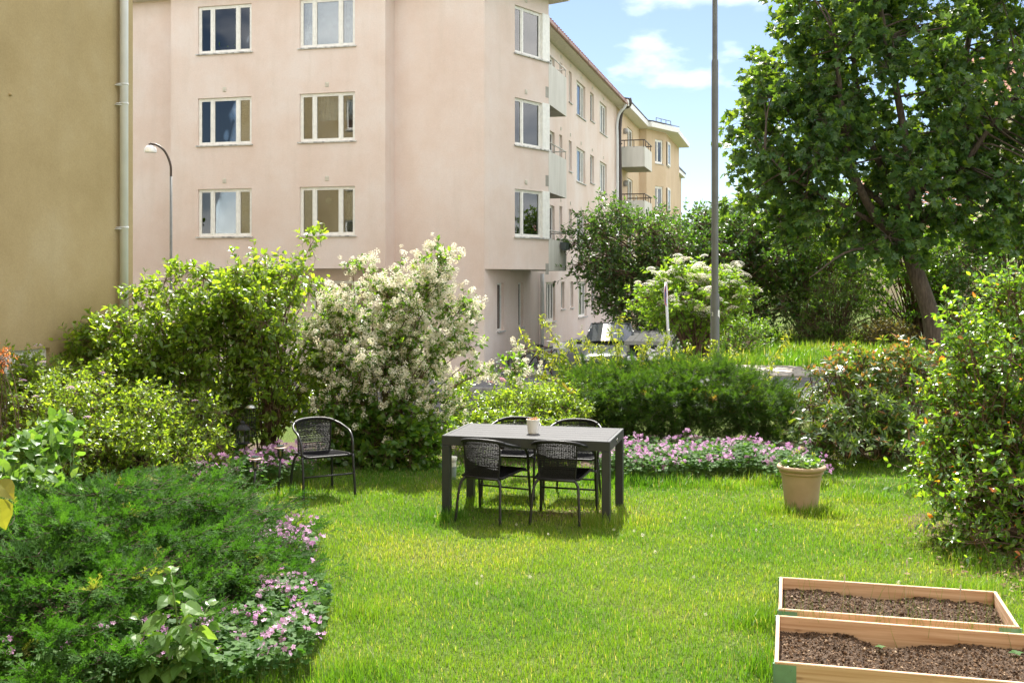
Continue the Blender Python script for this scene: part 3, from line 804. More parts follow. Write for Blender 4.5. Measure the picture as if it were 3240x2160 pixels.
def _puff(n, seed, flat=1.0, size=.42):
    rg = np.random.default_rng(seed); V = []; Fq = []
    for i in range(n):
        z = 1 - 2 * (i + .5) / n; a = i * 2.399963; r = math.sqrt(1 - z * z)
        p = np.array([r * math.cos(a), r * math.sin(a), z * flat]) * rg.uniform(.75, 1.05)
        nn = nrm(p + rg.normal(size=3) * .35); t = nrm(np.cross(nn, rg.normal(size=3))); b = np.cross(nn, t); k = len(V); s = size * rg.uniform(.7, 1.2)
        for (x, y) in ((-s, 0), (0, -s), (s, 0), (0, s)): V.append(p + t * x * .7 + b * y * .7 + nn * (.1 if x else 0))
        Fq.append((k, k + 1, k + 2, k + 3))
    return (np.array(V) * .5, [np.array(Fq)])
T_PUFF = _puff(15, 3, size=.5)
T_UMBEL = (np.array([(math.cos(i * 2.4) * math.sqrt((i + .5) / 34) * .5 + dx, math.sin(i * 2.4) * math.sqrt((i + .5) / 34) * .5 + dy, .09 - .22 * ((i + .5) / 34) + dz) for i in range(34) for dx, dy, dz in ((-.085, 0, 0), (0, -.085, .01), (.085, 0, 0), (0, .085, .012))]), [np.arange(136).reshape(34, 4)])

def place(tpl, P, D, N, S):
    "copies of a template: y axis along D, z along N, size S"
    V0, F0 = tpl
    D = nrm(D); X = nrm(np.cross(D, N)); Z = np.cross(X, D)
    S = np.asarray(S)[:, None, None]
    V = P[:, None, :] + (X[:, None, :] * V0[None, :, 0:1] + D[:, None, :] * V0[None, :, 1:2] + Z[:, None, :] * V0[None, :, 2:3]) * S
    k = len(V0); n = len(P)
    off = (np.arange(n) * k)[:, None, None]
    Fs = [(f[None] + off).reshape(-1, f.shape[1]) for f in F0]
    return V.reshape(-1, 3), Fs

def leaf_mesh(name, tpl, mat, size=1.0):
    V0, F0 = tpl
    o = mesh_np(name, V0 * size, F0, mat, smooth=False)
    me = o.data; bpy.data.objects.remove(o)
    return me

from mathutils import Matrix
CAMP = np.array([0, 0, HC])
def leaves(name, tpl, P, D, N, S, mat, parent, rng, singles=300, piece='leaf', attr=None, big='foliage', smooth=False):
    """the `singles` nearest to the camera and inside the frame are objects of their own, the rest is one mesh"""
    n = len(P)
    r = rng.random(n) * .98 + .01 if attr is None else np.clip(attr, .01, .99)
    keep = np.ones(n, bool)
    if singles > 0:
        rel = P - CAMP
        u = 1620 + rel[:, 0] / np.maximum(rel[:, 1], .1) * F; v = 875 - rel[:, 2] / np.maximum(rel[:, 1], .1) * F
        inside = (u > 10) & (u < 3230) & (v > 10) & (v < 2150) & (rel[:, 1] > .5)
        dist = np.linalg.norm(rel, axis=1) + np.where(inside, 0, 1000)
        idx = np.argsort(dist)[:singles * 3]
        idx = idx[dist[idx] < 900]
        idx = rng.permutation(idx)[:singles]
        keep[idx] = False
        me = leaf_mesh(piece, tpl, mat)
        rl = np.array(root_loc(parent)) if parent is not None else np.zeros(3)
        Dn = nrm(D[idx]); X = nrm(np.cross(Dn, N[idx])); Z = np.cross(X, Dn)
        for j, i in enumerate(idx):
            o = bpy.data.objects.new(piece, me); COL.objects.link(o)
            s = float(S[i]); p = P[i] - rl
            o.matrix_local = Matrix(((X[j, 0] * s, Dn[j, 0] * s, Z[j, 0] * s, p[0]), (X[j, 1] * s, Dn[j, 1] * s, Z[j, 1] * s, p[1]), (X[j, 2] * s, Dn[j, 2] * s, Z[j, 2] * s, p[2]), (0, 0, 0, 1)))
            if parent is not None: o.parent = parent
    if keep.any():
        V, Fs = place(tpl, P[keep], D[keep], N[keep], S[keep])
        cnt = [len(f) for f in tpl[1]]
        rr = np.concatenate([np.repeat(r[keep], c) for c in cnt])
        return mesh_np(big, V, Fs, mat, parent, rnd=rr, kind='stuff', smooth=smooth)

def tubes_np(A, B, ra, rb, sides=3, bend=None, segs=1):
    "many straight or bent twigs at once"
    n = len(A); pts = []
    for k in range(segs + 1):
        t = k / segs
        p = A + (B - A) * t
        if bend is not None: p = p + bend * (4 * t * (1 - t))
        pts.append(p)
    T = nrm(B - A); R = np.where(np.abs(T[:, 2:3]) < .9, [[0, 0, 1.0]], [[1.0, 0, 0]])
    U = nrm(np.cross(T, R)); W = np.cross(T, U)
    V = np.zeros((n, segs + 1, sides, 3))
    for k in range(segs + 1):
        r = (ra + (rb - ra) * k / segs)
        r = np.broadcast_to(np.asarray(r, dtype=float), (n,))[:, None]
        for s in range(sides):
            a = 2 * math.pi * s / sides
            V[:, k, s] = pts[k] + (U * math.cos(a) + W * math.sin(a)) * r
    m = (segs + 1) * sides
    F0 = []
    for k in range(segs):
        for s in range(sides):
            s2 = (s + 1) % sides
            F0.append((k * sides + s, k * sides + s2, (k + 1) * sides + s2, (k + 1) * sides + s))
    Fq = (np.array(F0)[None] + (np.arange(n) * m)[:, None, None]).reshape(-1, 4)
    return V.reshape(-1, 3), Fq

def merge(parts):
    Vs, Fs, o = [], {}, 0
    for V, Fa in parts:
        if not isinstance(Fa, list): Fa = [Fa]
        for f in Fa: Fs.setdefault(f.shape[1], []).append(f + o)
        Vs.append(V); o += len(V)
    return np.concatenate(Vs), [np.concatenate(f) for f in Fs.values()]

def sample_blobs(blobs, n, rng, inner=.3, zmin=.05, lump=.18, front=0.0):
    B = np.array(blobs, dtype=float); vol = (B[:, 3] * B[:, 4] * B[:, 5]) ** .72
    out = np.zeros((0, 3)); outd = np.zeros((0, 3)); ph = rng.random(9) * 6
    while len(out) < n:
        k = rng.choice(len(B), size=n, p=vol / vol.sum())
        d = nrm(rng.normal(size=(n, 3)))
        if front: d[:, 1] -= front * np.abs(rng.random(n)); d = nrm(d)
        r = (inner ** 3 + (1 - inner ** 3) * rng.random(n)) ** (1 / 3)
        r = r * (1 + lump * (np.sin(d[:, 0] * 5 + ph[0]) * np.sin(d[:, 1] * 4 + ph[1]) + np.sin(d[:, 2] * 6 + ph[2]) * .7))
        p = B[k, :3] + d * B[k, 3:] * r[:, None]
        g = ground_h(p[:, 0], p[:, 1])
        ok = p[:, 2] > g + zmin
        out = np.concatenate([out, p[ok]]); outd = np.concatenate([outd, nrm(d / B[k, 3:])[ok]])
    return out[:n], outd[:n]

def nearest(A, B, chunk=4000):
    idx = np.zeros(len(A), int)
    for i in range(0, len(A), chunk):
        idx[i:i + chunk] = np.argmin(((A[i:i + chunk, None] - B[None]) ** 2).sum(-1), axis=1)
    return idx

def shrub(parent, blobs, bases, seed, nh=60, hr=.35, nt=14, tl=.25, nl=8, tpl=T_LEAF, size=.05, mat='leaf', stem_r=.02, twig_r=.0025, up=.3, flat=.7,
          inner=.35, bark='twig', singles=300, droop=0.0, rosette=False, lump=.18, stems=True, hubs=None, limbs=None, zmin=.05, spread=.8, attr_fn=None, outf=.6, twig_len_var=.5):
    rng = np.random.default_rng(seed)
    mt = M[mat] if isinstance(mat, str) else mat
    if hubs is None: H, HD = sample_blobs(blobs, nh, rng, inner, zmin, lump)
    else: H, HD = hubs
    nh = len(H)
    # twigs round each hub
    k = np.repeat(np.arange(nh), nt)
    td = nrm(HD[k] * outf + np.array([0, 0, up]) + rng.normal(size=(len(k), 3)) * spread)
    A = H[k] + nrm(rng.normal(size=(len(k), 3))) * (rng.random((len(k), 1)) ** .5) * hr
    L = tl * (1 - twig_len_var + twig_len_var * 2 * rng.random(len(k)))
    Bp = A + td * L[:, None]; Bp[:, 2] -= droop * L
    g = ground_h(Bp[:, 0], Bp[:, 1]) + .02
    Bp[:, 2] = np.maximum(Bp[:, 2], g); A[:, 2] = np.maximum(A[:, 2], g)
    parts = [tubes_np(A, Bp, twig_r, twig_r * .5, 3)]
    # thin branchlets from the hub
    sub = rng.random(len(k)) < .6
    parts.append(tubes_np(H[k][sub], A[sub], twig_r * 1.7, twig_r, 3))
    if stems:
        Bs = np.array(bases if limbs is None else limbs, dtype=float)
        j = nearest(H, Bs); S0 = Bs[j]
        if limbs is None: S0 = S0 + rng.normal(size=(nh, 3)) * [.05, .05, 0]
        dv = H - S0; bend = np.stack([-dv[:, 0] * .12, -dv[:, 1] * .12, np.abs(dv[:, 2]) * .10 + .02], 1) + rng.normal(size=(nh, 3)) * .03 * np.linalg.norm(dv, axis=1, keepdims=True)
        parts.append(tubes_np(S0, H, stem_r, twig_r * 2, 5, bend, 5))
    V, Fs = merge(parts)
    mesh_np('branch', V, Fs, M[bark], parent, smooth=True, kind='stuff')
    # leaves along twigs
    kk = np.repeat(np.arange(len(A)), nl)
    if rosette: t = .86 + .14 * rng.random(len(kk))
    else: t = .15 + .85 * rng.random(len(kk))
    P = A[kk] + (Bp - A)[kk] * t[:, None]
    tdir = nrm(Bp - A)[kk]
    if rosette:
        side = nrm(np.cross(tdir, rng.normal(size=(len(kk), 3)))); D = nrm(side + tdir * (.15 + .7 * rng.random((len(kk), 1)))); N = nrm(tdir + rng.normal(size=D.shape) * .15)
    else:
        side = nrm(np.cross(tdir, rng.normal(size=(len(kk), 3)))); D = nrm(side * .8 + tdir * .6 + np.array([0, 0, -.12])); 
        N = nrm(np.array([0, 0, 1.0]) * flat + rng.normal(size=D.shape) * .55)
    S = size * (.6 + .6 * rng.random(len(kk)))
    attr = None
    if attr_fn is not None: attr = attr_fn(P, rng)
    leaves('foliage', tpl, P, D, N, S, mt, parent, rng, singles=singles, attr=attr)
    return A, Bp, H, HD, rng

def vnoise(x, y, s, seed=0):
    r = 0; rg = random.Random(seed)
    for i in range(6):
        a = rg.uniform(0, 6.28); f = s * rg.uniform(.6, 2.2); p = rg.uniform(0, 6.28)
        r = r + np.sin((x * math.cos(a) + y * math.sin(a)) * f + p + 1.3 * np.sin((x * math.sin(a) - y * math.cos(a)) * f * .7))
    return r / 6

YG = (2.3, 2.1, .55)
M['lf_back'] = leaf_mat('backlit_leaf', [(0, (.055, .105, .016)), (.5, (.095, .155, .022)), (1, (.145, .20, .035))], (2.0, 1.8, .55), .43, .34, .75)
M['lf_mid'] = leaf_mat('mid_green_leaf', [(0, (.035, .085, .015)), (.6, (.065, .125, .02)), (1, (.11, .17, .03))], (2.0, 1.9, .5), .42, .38, .6)
M['lf_dark'] = leaf_mat('dark_glossy_leaf', [(0, (.02, .05, .012)), (.6, (.04, .085, .018)), (1, (.075, .125, .03))], (1.9, 2.0, .5), .32, .32, .8)
M['lf_maple'] = leaf_mat('maple_leaf', [(0, (.026, .062, .022)), (.6, (.045, .095, .028)), (1, (.078, .13, .034))], (2.5, 2.0, .35), .36, .40, .5)
M['lf_kerria'] = leaf_mat('yellowish_leaf', [(0, (.08, .125, .018)), (.5, (.13, .17, .025)), (1, (.21, .22, .035))], (1.8, 1.6, .5), .42, .42, .5)
M['lf_elder'] = leaf_mat('elder_leaf', [(0, (.06, .13, .018)), (1, (.13, .21, .03))], (2.0, 1.8, .5), .42, .45, .5)
M['lf_right'] = leaf_mat('glossy_shrub_leaf', [(0, (.035, .09, .015)), (.55, (.07, .14, .02)), (.965, (.13, .20, .03)), (.98, (.42, .12, .03)), (1, (.30, .14, .05))], (2.1, 1.9, .5), .38, .27, .9)
M['lf_rhodo'] = leaf_mat('rhododendron_leaf', [(0, (.025, .055, .012)), (.5, (.05, .095, .018)), (.93, (.10, .15, .028)), (.965, (.24, .12, .05)), (1, (.33, .14, .07))], (1.9, 1.7, .5), .30, .32, .7)
M['lf_geran'] = leaf_mat('geranium_leaf', [(0, (.025, .07, .016)), (1, (.065, .13, .03))], (1.8, 1.8, .5), .3, .6, .2)
M['lf_rasp'] = leaf_mat('raspberry_leaf', [(0, (.055, .12, .025)), (.8, (.095, .17, .04)), (1, (.13, .19, .06))], (1.5, 1.5, .5), .34, .42, .5)
M['lf_juni'] = leaf_mat('juniper_scale', [(0, (.02, .054, .012)), (.55, (.036, .088, .017)), (.95, (.064, .13, .026)), (.985, (.11, .18, .05)), (1, (.28, .14, .05))], (1.6, 1.9, .5), .25, .75, .15)
M['lf_juni2'] = leaf_mat('hedge_juniper_scale', [(0, (.022, .050, .012)), (.6, (.042, .084, .017)), (.97, (.085, .13, .025)), (1, (.28, .15, .06))], (1.8, 1.9, .5), .25, .75, .15)
M['petal_pink'] = leaf_mat('pink_petal', [(0, (.50, .24, .46)), (.6, (.66, .38, .62)), (1, (.80, .58, .74))], (1.2, 1.1, 1.2), .35, .6, .2)
M['petal_cream'] = leaf_mat('cream_petal', [(0, (.74, .69, .54)), (.6, (.84, .81, .71)), (1, (.78, .68, .48))], (1.05, 1.05, 1.0), .4, .7, .2)
M['petal_rose'] = leaf_mat('rose_petal', [(0, (.55, .16, .22)), (1, (.7, .35, .42))], (1.1, 1.1, 1.1), .3, .6, .2)
M['petal_orange'] = leaf_mat('orange_petal', [(0, (.75, .38, .04)), (1, (.8, .5, .08))], (1.1, 1.1, 1.1), .3, .6, .2)
M['grass'] = leaf_mat('grass_blade', [(0, (.032, .095, .010)), (.3, (.055, .125, .012)), (.55, (.085, .150, .015)), (.8, (.13, .175, .025)), (.93, (.20, .195, .07)), (1, (.31, .29, .19))], (1.6, 1.5, .5), .42, .45, .35)

def bl(x, y, Y, rx, ry_px, depth, hdepth=None):
    "ellipsoid seen at pixel (x,y), pixel radii rx, ry at depth Y, radius in depth"
    p = px(x, y, Y)
    return (p[0], p[1], p[2], rx / F * Y, depth, ry_px / F * Y)

# ---------------------------------------------------------------- big maple
K = 1.14
def mpx(x, y, d): return px(x, y, d * K)
def mbl(x, y, d, rx, ry, dep): return bl(x, y, d * K, rx, ry, dep * K)
maple = thing('maple_tree', 'large maple with leaning trunk and dense dark crown on the right', 'tree', (mpx(2965, 1140, 24)[0], 24 * K, 0))
mb = MB()
trunk_pts = [mpx(2985, 1210, 24), mpx(2962, 1120, 24), mpx(2945, 1000, 24), mpx(2905, 880, 24), mpx(2872, 780, 24), mpx(2850, 680, 24)]
trunk_pts[0] = (trunk_pts[0][0], 24 * K, -.1)
mb.tube(catmull(trunk_pts, 4), [.36, .31, .27, .25, .24, .235, .23, .225, .22, .215, .21, .208, .205, .2, .2, .2, .19, .185, .18, .17, .16][:len(catmull(trunk_pts, 4))], 14)
limb_pts = []
def limb(pts, r0, r1):
    c = catmull([mpx(a, b, d) for a, b, d in pts], 5); n = len(c)
    mb2 = MB(); mb2.tube(c, [r0 + (r1 - r0) * i / (n - 1) for i in range(n)], 8); mb2.build('limb', M['bark'], maple, smooth=True)
    limb_pts.extend([tuple(p) for p in c[2:]])
for L_ in [([(2868, 790, 24), (2780, 700, 23.7), (2690, 520, 23.2), (2660, 300, 23), (2640, 120, 23)], .14, .04),
           ([(2860, 740, 24), (2800, 560, 24.3), (2740, 400, 24.5), (2700, 180, 24.6), (2690, -100, 24.6)], .12, .04),
           ([(2855, 700, 24), (2880, 560, 23.5), (2830, 250, 23.2), (2790, 50, 23), (2750, -200, 23)], .13, .04),
           ([(2852, 690, 24), (2960, 520, 24.4), (3030, 350, 24.6), (3060, 150, 24.8), (3120, -100, 25)], .15, .05),
           ([(2870, 760, 24), (3000, 600, 23.4), (3120, 420, 23), (3230, 280, 22.8)], .12, .04),
           ([(2860, 730, 24), (2950, 640, 25.2), (3040, 430, 26), (3000, 200, 26.5)], .11, .03),
           ([(2790, 720, 24), (2650, 640, 23.5), (2500, 560, 23), (2420, 480, 22.8)], .07, .02),
           ([(2800, 650, 24), (2620, 500, 24.8), (2480, 330, 25), (2420, 200, 25)], .08, .02),
           ([(2870, 800, 24), (2700, 790, 23.2), (2560, 880, 22.9)], .05, .015)]:
    limb(*L_)
mb.build('trunk', M['bark'], maple, smooth=True)
mblobs = [mbl(2870, 250, 24, 330, 330, 2.6), mbl(2600, 180, 24, 190, 220, 2.0), mbl(2520, 420, 24, 190, 180, 1.9), mbl(2450, 620, 24, 130, 120, 1.3), mbl(2700, 600, 23.6, 260, 190, 2.2),
          mbl(3020, 620, 24, 280, 170, 2.4), mbl(3140, 300, 24, 260, 350, 2.6), mbl(2700, -80, 24, 230, 180, 2.0), mbl(3000, -120, 24, 280, 200, 2.4), mbl(2410, 560, 23.6, 90, 120, .9), mbl(2430, 320, 24.2, 90, 130, .9),
          mbl(3230, 560, 23.5, 180, 180, 1.6), mbl(2820, 740, 23.4, 240, 70, 1.3)]
shrub(maple, mblobs, None, 21, nh=330, hr=.48, nt=15, tl=.46, nl=8, tpl=T_MAPLE, size=.185, mat='lf_maple', stem_r=.03, twig_r=.006, up=-.05, flat=.45, inner=.42, bark='bark', limbs=limb_pts, spread=.7, lump=.12, zmin=2.0)

# ---------------------------------------------------------------- background trees and bushes
def bush(name, label, cat, base, blobs, seed, **kw):
    z = float(ground_h(base[0], base[1]))
    t = thing(name, label, cat, (base[0], base[1], z), group=kw.pop('group', None))
    bases = kw.pop('bases', None) or [(base[0] + dx, base[1] + dy, z) for dx, dy in ((0, 0), (.15, .05), (-.12, .1))]
    r = shrub(t, blobs, bases, seed, **kw)
    return t, r

BG = 'trees and bushes behind the street'
t, _ = bush('small_tree', 'dark glossy small tree with arching branches against the wing of the pink building', 'tree', px(2230, 0, 37)[:2],
     [bl(2180, 850, 37, 330, 190, 2.6), bl(2020, 790, 36, 190, 130, 1.6), bl(2330, 900, 37, 250, 200, 2.4), bl(2080, 960, 36, 200, 150, 1.8), bl(1880, 800, 35.5, 80, 70, .8), bl(2300, 730, 37.5, 200, 80, 1.4), bl(1950, 700, 36, 100, 40, .7)],
     31, nh=330, hr=.5, nt=16, tl=.5, nl=8, size=.15, mat='lf_dark', stem_r=.05, twig_r=.008, flat=.5, group=BG, inner=.4, spread=.8, droop=.15, singles=300)
t, _ = bush('small_tree', 'bright green bushy tree between the tall grey mast and the maple', 'tree', px(2560, 0, 37)[:2],
     [bl(2480, 840, 37, 150, 160, 1.7), bl(2600, 820, 36, 170, 140, 1.6), bl(2560, 700, 37, 200, 60, 1.5)],
     32, nh=130, hr=.45, nt=14, tl=.45, nl=8, size=.14, mat='lf_mid', stem_r=.03, twig_r=.006, group=BG, singles=300, zmin=.3)
t, _ = bush('bush', 'rounded willow-like bush left of the leaning maple trunk', 'bush', px(2640, 0, 34.5)[:2],
     [bl(2550, 985, 34.5, 85, 80, .9), bl(2680, 980, 34.5, 110, 95, 1.1), bl(2640, 900, 35, 120, 60, .9)],
     33, nh=90, hr=.32, nt=14, tl=.35, nl=9, tpl=T_LONG, size=.12, mat='lf_mid', stem_r=.02, twig_r=.005, droop=.6, group=BG, singles=200)
t, el1 = bush('elder_bush', 'tall elder with scattered cream flower heads behind the maple trunk', 'bush', px(2900, 0, 36)[:2],
     [bl(2880, 900, 36, 180, 150, 1.8), bl(3060, 880, 36, 200, 150, 1.9), bl(2960, 760, 34.5, 200, 90, 1.6)],
     34, nh=150, hr=.45, nt=13, tl=.4, nl=8, size=.15, mat='lf_mid', stem_r=.03, twig_r=.006, group=BG, singles=200)
def umbels(t, res, n, size, seed, cap=True, front=True):
    A, Bp, H, HD, rng = res
    rg = np.random.default_rng(seed)
    sc = -Bp[:, 1] * .6 + Bp[:, 2] * 1.2 + rg.random(len(Bp)) * 2.2
    idx = np.argsort(-sc)[:n * 3]; idx = rg.permutation(idx)[:n]
    P = Bp[idx] + [0, -.08, size * .35]; N = nrm(np.array([0, -.25, 1.0]) + rg.normal(size=P.shape) * .18); D = nrm(np.cross(N, rg.normal(size=P.shape)))
    leaves('x', T_UMBEL, P, D, N, size * (.7 + .6 * rg.random(n)), M['petal_cream'], t, rg, singles=n, piece='flower_head')
umbels(t, el1, 60, .30, 5)
t, _ = bush('bush', 'dark green bush mass at the far right behind the glossy shrub', 'bush', px(3200, 0, 32)[:2],
     [bl(3180, 850, 32, 160, 160, 1.7), bl(3240, 720, 32, 160, 110, 1.6)], 35, nh=100, hr=.45, nt=13, tl=.4, nl=8, size=.14, mat='lf_dark', stem_r=.03, twig_r=.006, group=BG, singles=200)
t, _ = bush('bush', 'small brownish bush on the sunny grass left of the maple trunk', 'bush', px(2790, 0, 33)[:2],
     [bl(2790, 1062, 33, 85, 36, .8)], 36, nh=40, hr=.25, nt=14, tl=.25, nl=9, size=.07, mat=leaf_mat('brownish_leaf', [(0, (.06, .06, .02)), (1, (.12, .11, .035))], (1.8, 1.5, .5), .3), stem_r=.012, twig_r=.004, group=BG, singles=0)
t, el2 = bush('elder_bush', 'bright green elder bush covered in flat cream flower heads left of the tall mast', 'bush', px(2210, 0, 26)[:2],
     [bl(2210, 960, 26, 170, 110, 1.2), bl(2120, 950, 26, 80, 70, .7), bl(2290, 950, 26, 95, 80, .8), bl(2190, 880, 26, 90, 45, .7), bl(2150, 1030, 26, 110, 60, .8)],
     37, nh=95, hr=.28, nt=14, tl=.3, nl=9, tpl=T_LEAF, size=.115, mat='lf_elder', stem_r=.02, twig_r=.005, group=BG, singles=300, flat=.8)
umbels(t, el2, 130, .25, 6)
t, _ = bush('bush', 'low green bush at the foot of the flowering elder', 'bush', px(2330, 0, 29.5)[:2],
     [bl(2320, 1070, 29.5, 90, 45, .8), bl(2390, 1055, 31, 50, 40, .6)], 38, nh=40, hr=.25, nt=12, tl=.25, nl=8, size=.08, mat='lf_mid', stem_r=.012, twig_r=.004, group=BG, singles=0)
# distant tree line
for i, (x, Y, w, h, lab) in enumerate([(2250, 95, 5, 6.5, 'far round tree showing over the dark small tree'), (2380, 100, 6, 7.5, 'far tree behind the tall mast'), (2600, 90, 7, 7.5, 'far tree behind the left of the maple crown'), (2800, 80, 7, 6.0, 'far tree behind the leaning maple trunk'), (3050, 84, 7, 6.0, 'far tree between the house and the cream building')]):
    c = px(x, 0, Y)
    bush('tree', lab, 'tree', c[:2], [(c[0], Y, h * .6, w, w * .8, h * .42)], 40 + i, nh=90, hr=1.0, nt=12, tl=.9, nl=8, tpl=T_DOT, size=.42, mat='lf_mid', stem_r=.09, twig_r=.02, group='far tree line', singles=0)
# two trees beyond the ochre building, seen mirrored in the windows
for i, (x, y, h) in enumerate([(-27, 21, 9.5), (-33, 30, 10)]):
    bush('tree', ['tree beyond the end wall of the ochre building', 'second tree far left up the street'][i], 'tree', (x, y), [(x, y, h * .62, 3.4, 3.4, h * .38)], 50 + i, nh=90, hr=.8, nt=12, tl=.8, nl=8, tpl=T_DOT, size=.34, mat='lf_mid', stem_r=.09, twig_r=.02, group='street trees on the left', singles=0)

# ---------------------------------------------------------------- garden shrubs
BGb = [(px(620, 0, 13)[0] + dx, 13 + dy, 0) for dx, dy in ((0, 0), (.5, .1), (-.5, .05), (.9, -.1), (.2, .3))]
t, res = bush('shrub', 'large sunlit shrub of yellow-green leaves in front of the bay of the pink building', 'shrub', (px(640, 0, 13)[0], 13), [
     bl(640, 1010, 13, 250, 150, .75), bl(830, 1000, 13, 160, 140, .7), bl(500, 1100, 12.8, 200, 140, .7), bl(720, 1180, 13, 300, 180, .8), bl(900, 1180, 13, 140, 200, .7),
     bl(640, 905, 13, 150, 45, .4), bl(560, 850, 13, 40, 18, .15), bl(790, 830, 13, 50, 20, .15), bl(870, 880, 13.2, 90, 50, .4), bl(330, 1075, 12.7, 90, 45, .4), bl(440, 880, 12.9, 60, 18, .2), bl(385, 925, 12.9, 20, 8, .1), bl(275, 1025, 12.7, 35, 22, .15), bl(960, 800, 13.2, 40, 35, .25), bl(716, 800, 13, 16, 50, .1), bl(400, 1180, 12.5, 200, 110, .6), bl(830, 1330, 12.9, 120, 100, .5), bl(620, 1330, 12.8, 180, 90, .5)],
     61, bases=BGb, nh=260, hr=.18, nt=14, tl=.20, nl=7, tpl=T_LEAFL, size=.085, mat='lf_back', stem_r=.007, twig_r=.0025, flat=1.3, up=.15, inner=.3, singles=300, spread=.75, zmin=.15)
Wb = [(px(1180, 0, 12.9)[0] + dx, 12.9 + dy, 0) for dx, dy in ((0, 0), (.2, .1), (-.15, .05), (.1, -.1), (-.3, .1))]
t, res = bush('flowering_shrub', 'arching shrub thick with cream white flower clusters behind the table', 'shrub', (px(1180, 0, 12.9)[0], 12.9), [
     bl(1190, 1010, 12.9, 160, 120, .55), bl(1170, 1210, 12.7, 150, 170, .6), bl(1300, 1120, 12.8, 105, 110, .45), bl(1070, 1080, 12.9, 95, 120, .45), bl(1100, 850, 12.9, 26, 60, .14), bl(1235, 850, 13, 34, 60, .16), bl(1385, 880, 12.9, 34, 70, .16), bl(1455, 955, 12.8, 36, 40, .15), bl(1310, 930, 12.9, 70, 50, .3),
     bl(1465, 1105, 12.6, 60, 40, .2), bl(1540, 1150, 12.4, 40, 22, .12), bl(1610, 1170, 12.4, 30, 16, .1), bl(1350, 1300, 12.6, 80, 80, .35), bl(1000, 850, 13, 50, 60, .2)],
     62, bases=Wb, nh=150, hr=.13, nt=14, tl=.19, nl=6, tpl=T_LEAFL, size=.07, mat='lf_mid', stem_r=.007, twig_r=.0025, flat=.9, up=.1, inner=.3, singles=300, spread=.7, zmin=.3)
A, Bp, H, HD, rng = res
rg = np.random.default_rng(8)
zz = Bp[:, 2] + .15 * rg.random(len(Bp)) - .25 * (Bp[:, 0] < -1.75); idx = np.where(rg.random(len(Bp)) < np.clip(.12 + .8 * (zz - .5) / .8, .10, .72))[0]
P = Bp[idx]; P = np.concatenate([P, P + rg.normal(size=P.shape) * .03, P + rg.normal(size=P.shape) * .045]); n = len(P)
leaves('x', T_PUFF, P, nrm(rg.normal(size=(n, 3))), nrm(rg.normal(size=(n, 3))), .062 * (.7 + .6 * rg.random(n)), M['petal_cream'], t, rg, singles=300, piece='flower_cluster', big='flower_clusters')
bush('shrub', 'dark leafy growth round the foot of the white flowering shrub behind the lone chair', 'shrub', (-1.5, 12.6), [bl(1190, 1380, 12.5, 150, 75, .4), bl(1320, 1400, 12.5, 80, 50, .3), bl(1060, 1380, 12.7, 80, 70, .3)], 60, nh=60, hr=.14, nt=12, tl=.17, nl=7, tpl=T_BROAD, size=.075, mat='lf_mid', stem_r=.005, twig_r=.0025, up=.3, flat=.8, singles=300, zmin=.03)
# low spiraea row behind the table
sp_blobs = [bl(x, y, Y, rx, ry, d) for x, y, Y, rx, ry, d in [(1500, 1310, 13.6, 90, 60, .4), (1640, 1300, 13.4, 120, 70, .45), (1730, 1290, 13.8, 80, 60, .4), (1800, 1340, 13.2, 90, 60, .4), (1600, 1240, 13.9, 60, 30, .3), (1460, 1250, 13.9, 70, 40, .3), (1560, 1370, 13.0, 130, 40, .4), (1700, 1370, 12.9, 120, 40, .4)]]
t, res = bush('spiraea_bush', 'low bright green spiraea with a few rose flower heads directly behind the table', 'shrub', (.05, 13.4), sp_blobs, 63, nh=130, hr=.13, nt=14, tl=.16, nl=9, tpl=T_LEAF, size=.052, mat='lf_back', stem_r=.006, twig_r=.002, up=.7, flat=.8, singles=300, zmin=.02)
A, Bp, H, HD, rng = res; rg = np.random.default_rng(18); idx = np.argsort(-Bp[:, 2])[:60]; idx = rg.permutation(idx)[:16]
leaves('x', T_UMBEL, Bp[idx], nrm(rg.normal(size=(16, 3)) * [1, 1, .1]), nrm(np.array([0, 0, 1.0]) + rg.normal(size=(16, 3)) * .2), .09 * (.6 + .7 * rg.random(16)), M['petal_rose'], t, rg, singles=16, piece='flower_head')
# leafy mass at the left
t, res = bush('spiraea_bush', 'wide tangle of small-leaved spiraea with pink flower heads at the left below the large shrub', 'shrub', (-4.2, 11.3), [
     bl(300, 1330, 11.3, 330, 90, .7), bl(100, 1300, 11.0, 170, 90, .6), bl(480, 1370, 11.6, 190, 80, .6), bl(60, 1200, 11.2, 90, 40, .3), bl(250, 1230, 11.9, 150, 60, .5), bl(640, 1450, 11.4, 100, 50, .3), bl(420, 1440, 11.0, 300, 70, .6), bl(150, 1420, 10.6, 200, 70, .5)],
     64, bases=[(-4.6, 11.2, 0), (-3.9, 11.4, 0), (-3.4, 11.5, 0), (-5.0, 11, 0), (-3.0, 11.5, 0)], nh=250, hr=.16, nt=15, tl=.19, nl=9, tpl=T_LEAF, size=.052, mat='lf_back', stem_r=.006, twig_r=.002, up=.6, flat=.9, singles=300, zmin=.02)
A, Bp, H, HD, rng = res; rg = np.random.default_rng(19); idx = np.argsort(-(Bp[:, 2] - .25 * Bp[:, 1] + rg.random(len(Bp)) * .6))[:400]; idx = rg.permutation(idx)[:34]
leaves('x', T_UMBEL, Bp[idx], nrm(rg.normal(size=(34, 3)) * [1, 1, .1]), nrm(np.array([0, 0, 1.0]) + rg.normal(size=(34, 3)) * .2), .075 * (.6 + .7 * rg.random(34)), M['petal_pink'], t, rg, singles=34, piece='flower_head')
